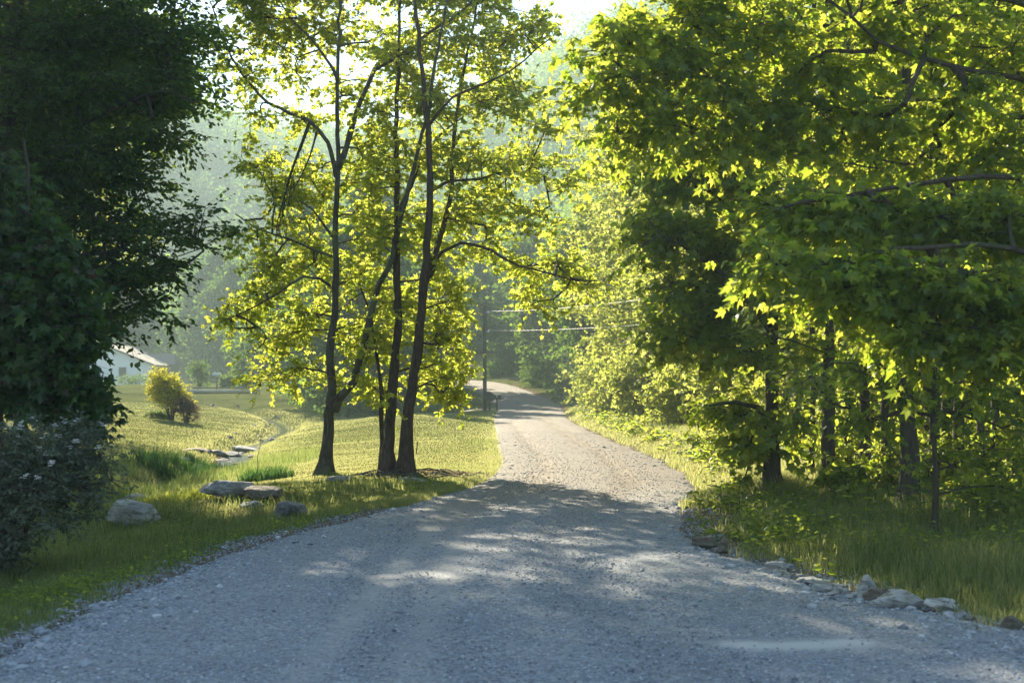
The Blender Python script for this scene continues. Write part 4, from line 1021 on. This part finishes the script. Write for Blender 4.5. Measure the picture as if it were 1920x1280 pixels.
# ------------------------------------------------------------------ grass
def blades(mb, X, Y, Z, H, Wd, rng, seg2=True, lean=.35, rnd=None):
    n = len(X); a = rng.random(n) * 6.28; dx, dy = np.cos(a), np.sin(a)
    l = H * lean * (.3 + rng.random(n)); b = rng.random(n) * 6.28; lx, ly = np.cos(b) * l, np.sin(b) * l
    P = np.stack([X, Y, Z], -1)
    w = np.stack([dx * Wd, dy * Wd, 0 * Wd], -1) / 2
    m1 = P + np.stack([lx * .3, ly * .3, H * .55], -1); tp = P + np.stack([lx, ly, H * (1 - .25 * (l / H) ** 1)], -1)
    if seg2:
        V = np.stack([P - w, P + w, m1 - w * .8, m1 + w * .8, tp], 1); T = np.array([(0, 1, 3), (0, 3, 2), (2, 3, 4)]); k = 5
    else:
        V = np.stack([P - w, P + w, tp], 1); T = np.array([(0, 1, 2)]); k = 3
    mb.add(V.reshape(-1, 3), ((np.arange(n) * k)[:, None, None] + T[None]).reshape(-1, 3))
    if rnd is None: rnd = rng.random(n)
    mb.r[-1] = np.repeat(np.clip(rnd, 0, 1), k).astype(np.float32)

def scatter(n, y0, y1, f0, f1, rng):
    """points with constant density in the picture: f gives the x range at y"""
    Yp = 1 / (1 / y1 + rng.random(n) * (1 / y0 - 1 / y1)); a = f0(Yp); b = f1(Yp)
    return a + (b - a) * rng.random(n), Yp
rng = np.random.default_rng(80)
mb = MB()
# rough verge on the left, close by
Xp, Yp = scatter(150000, 5.5, 23, lambda y: np.maximum(-.40 * y - 1.0, -9.5), lambda y: xl(y) + .12, rng)
off = -road_in(Xp, Yp); cl = fbm(Xp * 1.1, Yp * 1.1, 61)
k = (off > -.08 + .10 * rng.random(len(off))) & (rng.random(len(off)) < np.clip(.75 + .8 * cl, .12, 1) * sstep(-.05, .45, off + .15 * fbm(Xp * 3, Yp * 3, 66))) & (creek_d(Xp, Yp) > .35)
Xp, Yp, off, cl = Xp[k], Yp[k], off[k], cl[k]
H = (.055 + .11 * sstep(.2, 1.6, off) + .06 * np.clip(cl, -.5, 1)) * (.5 + rng.random(len(Xp))) * (1 - .35 * sstep(16, 20, Yp))
blades(mb, Xp, Yp, ground(Xp, Yp) - .01, H, .004 + .0003 * Yp, rng, rnd=rng.random(len(Xp)) * .9 * (.6 + .4 * (cl + .5)) + .08 * (rng.random(len(Xp)) < .05))
# tall grass on the right verge
Xp, Yp = scatter(150000, 6, 24, lambda y: xr(y) - .1, lambda y: np.minimum(xr(y) + 5.5, .42 * y + 1.2), rng)
off = -road_in(Xp, Yp); cl = fbm(Xp * .9, Yp * .9, 71)
k = (rng.random(len(off)) < np.clip(.8 + .8 * cl, .2, 1) * sstep(.0, .7, off + .2 * fbm(Xp * 3, Yp * 3, 76)) * (1 - .5 * sstep(2.2, 4.5, off)))
Xp, Yp, off, cl = Xp[k], Yp[k], off[k], cl[k]
H = (.06 + .20 * sstep(.3, 1.4, off) + .10 * np.clip(cl, -.5, 1)) * (.45 + 1.0 * rng.random(len(Xp)))
blades(mb, Xp, Yp, ground(Xp, Yp) - .01, H, .0045 + .0003 * Yp, rng, rnd=rng.random(len(Xp)) * .95 + .2 * (rng.random(len(Xp)) < .03))
# sunlit verge further on the right
Xp, Yp = scatter(110000, 18, 78, lambda y: xr(y) - .1, lambda y: xr(y) + 3.4, rng)
off = -road_in(Xp, Yp); cl = fbm(Xp * .8, Yp * .5, 81)
k = (rng.random(len(off)) < sstep(-.05, .3, off + .15 * fbm(Xp * 2, Yp * 2, 86)))
Xp, Yp, off, cl = Xp[k], Yp[k], off[k], cl[k]
H = (.10 + .22 * sstep(.2, 1.3, off) + .10 * np.clip(cl, -.5, 1)) * (.5 + .9 * rng.random(len(Xp)))
blades(mb, Xp, Yp, ground(Xp, Yp) - .01, H, .004 + .0005 * Yp, rng, rnd=.3 + rng.random(len(Xp)) * .68)
# lawn
Xp, Yp = scatter(400000, 18, 82, lambda y: np.maximum(-.42 * y - 1, -30), lambda y: xl(y) + .1, rng)
off = -road_in(Xp, Yp); cd = creek_d(Xp, Yp); cl = fbm(Xp * .5, Yp * .5, 91)
bare = np.exp(-((Xp + 1.0) / .8) ** 2 - ((Yp - 24.2) / .8) ** 2)
k = (off > -.05) & (cd > np.where(Yp > 44, .15, .5)) & (rng.random(len(off)) > .9 * bare)
Xp, Yp, off, cd, cl = Xp[k], Yp[k], off[k], cd[k], cl[k]
H = (.045 + .03 * np.clip(cl, 0, 1) + .10 * np.exp(-(cd / 1.4) ** 2) + .05 * np.exp(-(off / .4) ** 2)) * (.4 + .7 * rng.random(len(Xp)))
blades(mb, Xp, Yp, ground(Xp, Yp) - .01, H, .004 + .00028 * Yp, rng, seg2=False, lean=.5, rnd=.5 + .22 * fbm(Xp * .35, Yp * .25, 95) + .12 * fbm(Xp * 1.5, Yp * 1.2, 96) + rng.random(len(Xp)) * .2 + .3 * (rng.random(len(Xp)) < .02))
# rank growth near the creek
Xp, Yp = scatter(50000, 20, 36, lambda y: -9.6 + 0 * y, lambda y: -4.6 + 0 * y, rng)
cd = creek_d(Xp, Yp); cl = fbm(Xp * .9, Yp * .9, 97)
k = (cd > .4) & (cd < 2.6) & (rng.random(len(cd)) < np.clip(.4 + 1.2 * cl, 0, 1)); Xp, Yp, cl = Xp[k], Yp[k], cl[k]
blades(mb, Xp, Yp, ground(Xp, Yp) - .01, (.16 + .14 * cl) * (.5 + rng.random(len(Xp))), .012 + 0 * Xp, rng, rnd=rng.random(len(Xp)) * .5)
tag(mb.build('grass', M['grass']), 'green grass of the lawn and the rough verges', kind='stuff')

mb = MB(); rng = np.random.default_rng(85)
for (n, a, b, f0, f1, hh) in [(5000, 11, 24, lambda y: xr(y) + .1, lambda y: np.minimum(xr(y) + 5.5, .42 * y + 1), .30), (5000, 7, 23, lambda y: np.maximum(-.4 * y - 1, -9), lambda y: xl(y) - .05, .13), (5000, 22, 66, lambda y: xr(y) + .3, lambda y: xr(y) + 3, .4)]:
    Xp, Yp = scatter(n, a, b, f0, f1, rng); cl = fbm(Xp * 1.4, Yp * 1.4, 131); k = cl > rng.random(n) * .5 - .12; Xp, Yp = Xp[k], Yp[k]; n = len(Xp)
    hgt = hh * (.35 + .8 * rng.random(n)); Zp = ground(Xp, Yp)
    for j in range(5):
        a_ = rng.random(n) * 6.28; r_ = .05 * rng.random(n)
        P = np.stack([Xp + np.cos(a_) * r_, Yp + np.sin(a_) * r_, Zp + hgt * (.45 + .14 * j)], -1)
        put_leaves(mb, P, np.c_[np.cos(a_), np.sin(a_), .3 * rng.standard_normal(n)], np.c_[.4 * rng.standard_normal((n, 2)), np.ones(n)], .035 + .03 * (hh > .2) + .045 * (b > 30), 'oval', rng)
tag(mb.build('weeds', M['maple']), 'low broad leaved weeds mixed through the rough verges', kind='stuff')

# ------------------------------------------------------------------ single plants
def iris_clump(x, y, r, h, label, rng, n=420, name='iris_clump', m='iris', cat='plant', group=None):
    mb = MB(); a = rng.random(n) * 6.28; rr = r * np.sqrt(rng.random(n)); X_ = x + np.cos(a) * rr * 1.5; Y_ = y + np.sin(a) * rr
    blades(mb, X_, Y_, ground(X_, Y_) - .02, h * (.55 + .55 * rng.random(n)) * (1 - .3 * (rr / r) ** 2), .022 + 0 * X_, rng, lean=.45)
    o = mb.build(name, M[m]); tag(o, label, cat, group); return o
rng = np.random.default_rng(90)
for (u, v, r, h, lab) in [(300, 885, .55, .62, 'tall clump of sword shaped leaves around the tall stalk'), (345, 880, .6, .5, 'middle clump of dark sword shaped leaves by the creek'),
                          (395, 885, .45, .42, 'shorter clump of sword leaves nearest the creek stones'), (500, 900, .35, .35, 'small dark clump of blades left of the slender maple')]:
    x, y = at_px(u, v, 27); iris_clump(x, y, r, h, lab, rng, group='sword leaved clumps by the creek')
x, y = at_px(350, 935, 23)
iris_clump(x, y, .5, .2, 'low yellow green clump in front of the sword leaves', rng, 700, 'low_plant', 'lit')
def stalk(x, y, h, label, rng, leaf=.12, nl=16, name='tall_weed', m='dark', lean=0.06, group=None):
    g = gz(x, y); root = empty(name, (x, y, g)); tag(root, label, 'weed', group); tm = MB(); lm = MB()
    P = np.array([[x + lean * h * t ** 2 + .01 * rng.normal(), y + .01 * rng.normal(), g - .03 + h * t] for t in np.linspace(0, 1, 7)])
    tube(tm, P, np.linspace(.009, .003, 7), 5); t = np.linspace(.15, 1, nl); a = np.arange(nl) * 2.4
    C = np.c_[np.interp(t, np.linspace(0, 1, 7), P[:, 0]), np.interp(t, np.linspace(0, 1, 7), P[:, 1]), np.interp(t, np.linspace(0, 1, 7), P[:, 2])]
    put_leaves(lm, C, np.c_[np.cos(a), np.sin(a), .35 * np.ones(nl)], np.c_[-.3 * np.cos(a), -.3 * np.sin(a), np.ones(nl)], leaf, 'oval' if leaf > .08 else 'narrow', rng)
    tm.build('stem', M['iris'], root, smooth=True); lm.build('leaves', M[m], root)
for (u, v, h, lab, lf) in [(296, 900, 1.15, 'tall dark weed stalk rising above the sword leaves', .06), (482, 905, .95, 'thin leaning weed stalk between the boulders and the slender maple', .04)]:
    x, y = at_px(u, v, 25); stalk(x, y, h, lab, rng, lf, 34 if lf > .05 else 16, lean=.02 if lf > .05 else .12, m='dark')
n = 0
labs = ['broad leaved weed nearest the leaning maple trunk', 'broad leaved weed standing taller than the grass left of the stout trunk', 'weed with upright pointed leaves between the trunks', 'weed just left of the stout trunk base',
        'weed with pale tip in front of the stout trunk', 'weed right of the stout trunk at the grass edge', 'two tiered weed among the right verge grass', 'tall pointed weed near the right frame edge',
        'weed furthest right on the verge', 'dark leafy weed at the corner where the lane narrows', 'second dark weed at the lane corner', 'small weed above the verge stones']
for i, (u, v, h) in enumerate([(1560, 985, .45), (1590, 990, .55), (1625, 985, .48), (1660, 990, .5), (1715, 990, .55), (1755, 985, .5), (1785, 995, .55), (1830, 990, .5), (1880, 985, .5), (1350, 960, .4), (1385, 970, .42), (1500, 1000, .35)]):
    x, y = at_px(u, v, 15); stalk(x, y, h, labs[i], rng, .13, 12, 'verge_weed', 'maple', .03, 'weeds standing in the right verge')

# ------------------------------------------------------------------ debris at the maple feet
mb = MB()
for i in range(40):
    x = -1.55 + rng.normal() * .45; y = 23.6 + rng.normal() * .3; a = rng.random() * 3.14; L = .2 + .5 * rng.random(); g = gz(x, y)
    tube(mb, [[x, y, g + .02], [x + math.cos(a) * L * .5, y + math.sin(a) * L * .5, g + .05 + .04 * rng.random()], [x + math.cos(a) * L, y + math.sin(a) * L, gz(x + math.cos(a) * L, y + math.sin(a) * L) + .02]], [.012, .01, .006], 5, cap=True)
tag(mb.build('debris', M['bark_grey']), 'fallen sticks heaped by the maple clump', kind='stuff')
# stake beside the clump
mb = MB(); x, y = at_px(780, 852, 30); g = gz(x, y)
tube(mb, [[x, y, g - .05], [x + .04, y, g + .3]], [.014, .012], 6); o = mb.build('stake', M['bark_grey']); tag(o, 'short thin stake leaning in the lawn right of the maple clump', 'stake')

# ------------------------------------------------------------------ pole, wires, mailboxes
M['pole'] = plain_mat('pole_wood', (.09, .07, .055), .9, .25, 3)
M['black'] = plain_mat('black_paint', (.02, .02, .022), .45, .2, 8)
M['wire'] = plain_mat('wire_sheath', (.55, .52, .45), .5, .1, 3)
M['white'] = plain_mat('white_siding', (.70, .72, .74), .6, .05, 2)
M['roofm'] = plain_mat('grey_shingles', (.16, .14, .13), .9, .2, 6)
M['trim'] = plain_mat('trim_paint', (.6, .62, .64), .6, .05, 3)
M['wood'] = plain_mat('weathered_boards', (.17, .15, .13), .9, .25, 4)
M['concrete'] = plain_mat('old_concrete', (.38, .37, .35), .9, .15, 4)
M['glass'] = plain_mat('window_glass', (.03, .035, .04), .1, .1, 2, bump=0)
M['metalroof'] = plain_mat('pale_metal_roof', (.55, .56, .56), .45, .08, 3)
yp = 78.5; xp = (909 - 960) / F * yp; g = gz(xp, yp)
pole = empty('utility_pole', (xp, yp, g)); tag(pole, 'weathered wooden utility pole beside the far mailboxes', 'utility pole')
mb = MB(); tube(mb, [[xp, yp, g - .1], [xp, yp, g + 2], [xp, yp, g + 4], [xp, yp, g + 5.75]], [.115, .11, .10, .09], 10); mb.build('post', M['pole'], pole, smooth=True)
za, zb = W(0, 585, yp)[2], W(0, 621, yp)[2]
for z_ in (za, zb):
    mb = MB(); box(mb, (xp + .12, yp, z_), (.16, .06, .06)); tube(mb, [[xp + .2, yp, z_ - .05], [xp + .2, yp, z_ + .06]], [.045, .03], 8); mb.build('insulator', M['trim'], pole)
def wire(a, b, sag, label):
    mb = MB(); t = np.linspace(0, 1, 24)[:, None]; P = np.array(a) * (1 - t) + np.array(b) * t; P[:, 2] -= (4 * sag * t * (1 - t))[:, 0]
    tube(mb, P, np.full(24, .010), 6); o = mb.build('power_line', M['wire'], smooth=True); tag(o, label, 'wire')
e1_ = W(1180, 553, 50); e2_ = W(1330, 590, 42)
wire((xp + .2, yp, za + .05), np.array([xp + .2, yp, za]) + (e1_ - np.array([xp + .2, yp, za])) * 1.6, .25, 'upper of the two pale wires running right from the pole')
wire((xp + .2, yp, zb + .05), np.array([xp + .2, yp, zb]) + (e2_ - np.array([xp + .2, yp, zb])) * 1.3, .2, 'lower of the two pale wires running right from the pole')

def mailbox(u, v, y, w, d, h, ph, m, label, name, rz=0.0):
    x = (u - 960) / F * y; g = gz(x, y); root = empty(name, (x, y, g)); tag(root, label, 'mailbox', 'mailboxes by the utility pole')
    mb = MB(); box(mb, (x, y, g + ph / 2 - .05), (.10, .10, ph + .1)); mb.build('post', M['pole'], root)
    # arched box lying along local x
    k = 10; th = np.linspace(0, math.pi, k); prof = [(-w / 2, 0)] + [(-math.cos(t) * w / 2, h * .5 + math.sin(t) * h * .5) for t in th] + [(w / 2, 0)]
    V = []
    for s in (-d / 2, d / 2):
        for (a, b) in prof: V.append((s, a, b))
    V = np.array(V); n = len(prof)
    ca, sa = math.cos(rz), math.sin(rz); V = V @ np.array([[ca, -sa, 0], [sa, ca, 0], [0, 0, 1]]).T + np.array([x, y, g + ph])
    Fc = []
    for i in range(n): j = (i + 1) % n; Fc += [(i, j, n + j), (i, n + j, n + i)]
    for i in range(1, n - 1): Fc += [(0, i + 1, i), (n, n + i, n + i + 1)]
    mb = MB(); mb.add(V, Fc); mb.build('box', M[m], root)
    # door standing proud at the lane end
    D_ = np.array([(d / 2 + .012, a * 1.04, b * 1.03) for (a, b) in prof] + [(d / 2 + .03, a * 1.04, b * 1.03) for (a, b) in prof]) @ np.array([[ca, -sa, 0], [sa, ca, 0], [0, 0, 1]]).T + np.array([x, y, g + ph])
    mb = MB(); mb.add(D_, Fc); mb.build('door', M[m], root)
    mb = MB(); box(mb, (x, y - w / 2 - .015, g + ph + h * .75), (.03, .012, h * .6)); mb.build('flag', M['metalroof'], root)
mailbox(932, 770, 78.0, .26, .42, .26, .62, 'black', 'smaller black mailbox on a thin post nearest the lane', 'mailbox')
# big slant topped black newspaper and parcel box
x = (919 - 960) / F * 78.4; y = 78.4; g = gz(x, y)
root = empty('parcel_mailbox', (x, y, g)); tag(root, 'large black slant topped mailbox between the pole and the smaller one', 'mailbox', 'mailboxes by the utility pole')
mb = MB(); box(mb, (x - .03, y, g + .27), (.11, .11, .64)); mb.build('post', M['pole'], root)
mb = MB(); pr = [(-.30, .52), (.12, .52), (.34, .72), (.34, .83), (-.02, 1.04), (-.36, 1.06), (-.36, .62)]
V = [(x + a, y + s, g + b) for s in (-.22, .22) for (a, b) in pr]; n = len(pr); Fc = []
for i in range(n): j = (i + 1) % n; Fc += [(i, n + j, j), (i, n + i, n + j)]
for i in range(1, n - 1): Fc += [(0, i, i + 1), (n, n + i + 1, n + i)]
mb.add(V, Fc); mb.build('box', M['black'], root)
mb = MB(); box(mb, (x + .2, y - .235, g + .8), (.16, .02, .12)); mb.build('hatch', M['pole'], root)

# pale flat roofed shelter at the bend
c = W(940, 690, 118); x, y = c[0], 118.0 + 10; c = W(940, 690, y); x = c[0]; g = gz(x, y)
root = empty('roadside_shelter', (x, y, g)); tag(root, 'low shelter with a pale flat roof among the trees beyond the utility pole', 'shelter')
mb = MB(); box(mb, (x - .75, y, c[2]), (1.5, 2.2, .08), tilt=.03); mb.build('roof', M['metalroof'], root)
mb = MB(); box(mb, (x + .8, y + .2, c[2] - .06), (1.55, 2.0, .08), rz=-.1, tilt=.03); mb.build('roof', M['metalroof'], root)
for dx in (-1.4, 1.4):
    for dy in (-.8, .9):
        mb = MB(); box(mb, (x + dx, y + dy, (c[2] + g) / 2 - .06), (.1, .1, c[2] - g + .0)); mb.build('post', M['wood'], root)

# ------------------------------------------------------------------ the house and outbuilding
yh = 165.0; xc = (285 - 960) / F * yh; g = gz(xc - 5, yh) - .2; eave = W(0, 684, yh)[2]; pk = W(0, 648, yh)[2]; hw = 5.6; xm = xc - hw
root = empty('white_house', (xm, yh, g)); tag(root, 'white clapboard house with its gable end toward the lawn, half hidden by dark leaves', 'house')
m, nt = mat('clapboard'); N = NT(nt); tc = N.n('ShaderNodeTexCoord'); wv = N.n('ShaderNodeTexWave', wave_type='BANDS', bands_direction='Z', wave_profile='SAW', ins={0: tc.outputs['Object'], 'Scale': 1.6})
bp = N.n('ShaderNodeBump', ins={'Strength': .6, 'Distance': .03, 'Height': wv.outputs[1]}); b = N.n('ShaderNodeBsdfPrincipled', ins={'Base Color': (.86, .88, .90, 1), 'Roughness': .6, 'Normal': bp.outputs[0]})
o = N.n('ShaderNodeOutputMaterial'); N.l(b.outputs[0], o.inputs[0])
mb = MB(); pr = [(-hw, g - .5), (hw, g - .5), (hw, eave), (0, pk), (-hw, eave)]; V = [(xm + a, yh + s, b_) for s in (0, 12) for (a, b_) in pr]; n = 5; Fc = []
for i in range(n): j = (i + 1) % n; Fc += [(i, j, n + j), (i, n + j, n + i)]
for i in range(1, n - 1): Fc += [(0, i + 1, i), (n, n + i, n + i + 1)]
mb.add(V, Fc); mb.build('wall', m, root)
for s in (-1, 1):
    mb = MB(); sl = (pk - eave) / hw
    V = []
    for yy in (yh - .5, yh + 12.5):
        for (a, z_) in ((0, pk + .03), (s * (hw + .5), eave - .5 * sl + .03), (s * (hw + .5), eave - .5 * sl + .22), (0, pk + .24)): V.append((xm + a, yy, z_))
    mb.add(V, [(0, 1, 2), (0, 2, 3), (4, 6, 5), (4, 7, 6), (0, 4, 5), (0, 5, 1), (3, 2, 6), (3, 6, 7), (1, 5, 6), (1, 6, 2), (0, 3, 7), (0, 7, 4)]); mb.build('roof', M['roofm'], root)
for dx in (-3.6, -.8, 2.2):
    fr_ = MB(); box(fr_, (xm + dx, yh - .03, g + 1.75), (1.0, .08, 1.2)); fo = fr_.build('window', M['trim'], root)
    gl = MB(); box(gl, (xm + dx, yh - .08, g + 1.75), (.82, .04, 1.0)); gl.build('pane', M['glass'], fo)
    fo.children[0].location = (0, 0, 0)
# fix pane offset: pane meshes were stored relative to the window object at the root
for w_ in [c for c in bpy.data.objects if c.name.startswith('pane')]:
    w_.location = (-root.location[0], -root.location[1], -root.location[2])
yo = 172.0; x0 = (262 - 960) / F * yo; x1 = (326 - 960) / F * yo; g = gz(x1, yo) - .4; rt = W(0, 662, yo)[2]; ev = W(0, 683, yo)[2]
root = empty('outbuilding', ((x0 + x1) / 2, yo, g)); tag(root, 'low grey shed with a brown grey roof beside the white house', 'shed')
mb = MB(); box(mb, ((x0 + x1) / 2 - .1, yo + 2, (g - .3 + ev) / 2), (x1 - x0 - .4, 4, ev - g + .3)); mb.build('wall', M['wood'], root)
mb = MB(); V = [(x0 - .2, yo - .4, ev), (x1 + .2, yo - .4, ev), (x1 - .3, yo + 2, rt), (x0 + .1, yo + 2, rt), (x0 - .2, yo + 4.4, ev), (x1 + .2, yo + 4.4, ev)]
mb.add(V, [(0, 1, 2), (0, 2, 3), (3, 2, 5), (3, 5, 4), (0, 3, 4), (1, 5, 2), (0, 4, 5), (0, 5, 1)]); mb.build('roof', M['roofm'], root)
mb = MB(); box(mb, ((x0 + x1) / 2 + .6, yo - .03, (g + ev) / 2 - .1), (.9, .06, 1.7)); mb.build('door', M['roofm'], root)

# low footbridge or slab over the creek, and the bird table
c = W(420, 747, 96); x, y = c[0], 96.0; g = max(gz(x - 2.2, y), gz(x + 2.2, y))
root = empty('footbridge', (x, y, g)); tag(root, 'long low concrete footbridge across the creek behind the yellow shrub', 'footbridge')
mb = MB(); box(mb, (x, y, g + .12), (4.6, 1.3, .16)); mb.build('deck', M['concrete'], root)
for s in (-1, 1):
    mb = MB(); box(mb, (x + s * 2.0, y, g - .3), (.35, 1.25, .66)); mb.build('abutment', M['concrete'], root)
mb = MB(); box(mb, (x, y + .6, g + .32), (4.5, .08, .12)); mb.build('rail', M['wood'], root)
for k in range(4):
    mb = MB(); box(mb, (x - 1.9 + k * 1.27, y + .6, g + .24), (.07, .07, .1)); mb.build('rail_post', M['wood'], root)
c = W(407, 722, 108); x, y = c[0], 108.0; g = gz(x, y)
root = empty('bird_table', (x, y, g)); tag(root, 'small roofed bird table on a post in the hazy garden', 'bird table')
tz = W(0, 700, 108)[2]
mb = MB(); tube(mb, [[x, y, g - .05], [x, y, tz - .35]], [.06, .05], 8); mb.build('post', M['wood'], root)
mb = MB(); box(mb, (x, y, tz - .33), (.55, .5, .05)); mb.build('tray', M['wood'], root)
mb = MB(); V = [(x - .36, y - .3, tz - .12), (x + .36, y - .3, tz - .12), (x + .36, y + .3, tz - .12), (x - .36, y + .3, tz - .12), (x - .3, y, tz + .08), (x + .3, y, tz + .08)]
mb.add(V, [(0, 1, 5), (0, 5, 4), (2, 3, 4), (2, 4, 5), (0, 4, 3), (1, 2, 5), (0, 3, 2), (0, 2, 1)]); mb.build('roof', M['metalroof'], root)
for sx in (-.2, .2):
    mb = MB(); box(mb, (x + sx, y, tz - .22), (.04, .04, .2)); mb.build('roof_post', M['wood'], root)

# ------------------------------------------------------------------ air, sky, sun, camera
HZ = 0.0012
mb = MB(); box(mb, (0, 250, 58), (1160, 960, 130))
m, nt = mat('haze'); N = NT(nt)
v = N.n('ShaderNodeVolumePrincipled', ins={'Color': (.60, .76, .78, 1), 'Density': HZ, 'Anisotropy': .15}); o = N.n('ShaderNodeOutputMaterial'); N.l(v.outputs[0], o.inputs['Volume'])
hz = mb.build('haze', m, attr=False); tag(hz, 'thin morning mist filling the valley', kind='stuff')

w = bpy.data.worlds.new('World'); scene.world = w; w.use_nodes = True; nt = w.node_tree
sky = nt.nodes.new('ShaderNodeTexSky'); sky.sky_type = 'NISHITA'; sky.sun_disc = False
sky.sun_elevation = math.radians(SUN_EL); sky.sun_rotation = math.radians(SUN_AZ); sky.dust_density = .15; sky.air_density = 1.0; sky.ozone_density = 2.0
nt.links.new(sky.outputs[0], nt.nodes['Background'].inputs[0]); nt.nodes['Background'].inputs[1].default_value = .076
sd = Vector((math.sin(math.radians(SUN_AZ)) * math.cos(math.radians(SUN_EL)), math.cos(math.radians(SUN_AZ)) * math.cos(math.radians(SUN_EL)), math.sin(math.radians(SUN_EL))))
L = bpy.data.lights.new('sun', 'SUN'); L.energy = 5.0; L.angle = math.radians(.6); L.color = (1.0, .88, .66)
lo = bpy.data.objects.new('sun', L); COL.objects.link(lo); lo.rotation_euler = sd.to_track_quat('Z', 'Y').to_euler()

cam = bpy.data.cameras.new('camera'); co = bpy.data.objects.new('camera', cam); COL.objects.link(co); scene.camera = co
cam.lens = 50; cam.sensor_width = 36; cam.clip_end = 3000; cam.clip_start = .1
co.location = (0, 0, CAMZ); co.rotation_euler = (math.radians(90) + math.atan(75 / F), 0, 0)
cam.dof.use_dof = True; cam.dof.focus_distance = 24.0; cam.dof.aperture_fstop = 3.5

scene.view_settings.view_transform = 'Standard'; scene.view_settings.look = 'None'; scene.view_settings.exposure = 1.95; scene.view_settings.gamma = 1
cy = scene.cycles
cy.max_bounces = 6; cy.diffuse_bounces = 3; cy.glossy_bounces = 1; cy.transmission_bounces = 4; cy.volume_bounces = 1; cy.transparent_max_bounces = 4
cy.caustics_reflective = False; cy.caustics_refractive = False; cy.sample_clamp_indirect = 4.0
cy.use_adaptive_sampling = True; cy.adaptive_threshold = .02; cy.use_denoising = True
scene.render.use_persistent_data = False
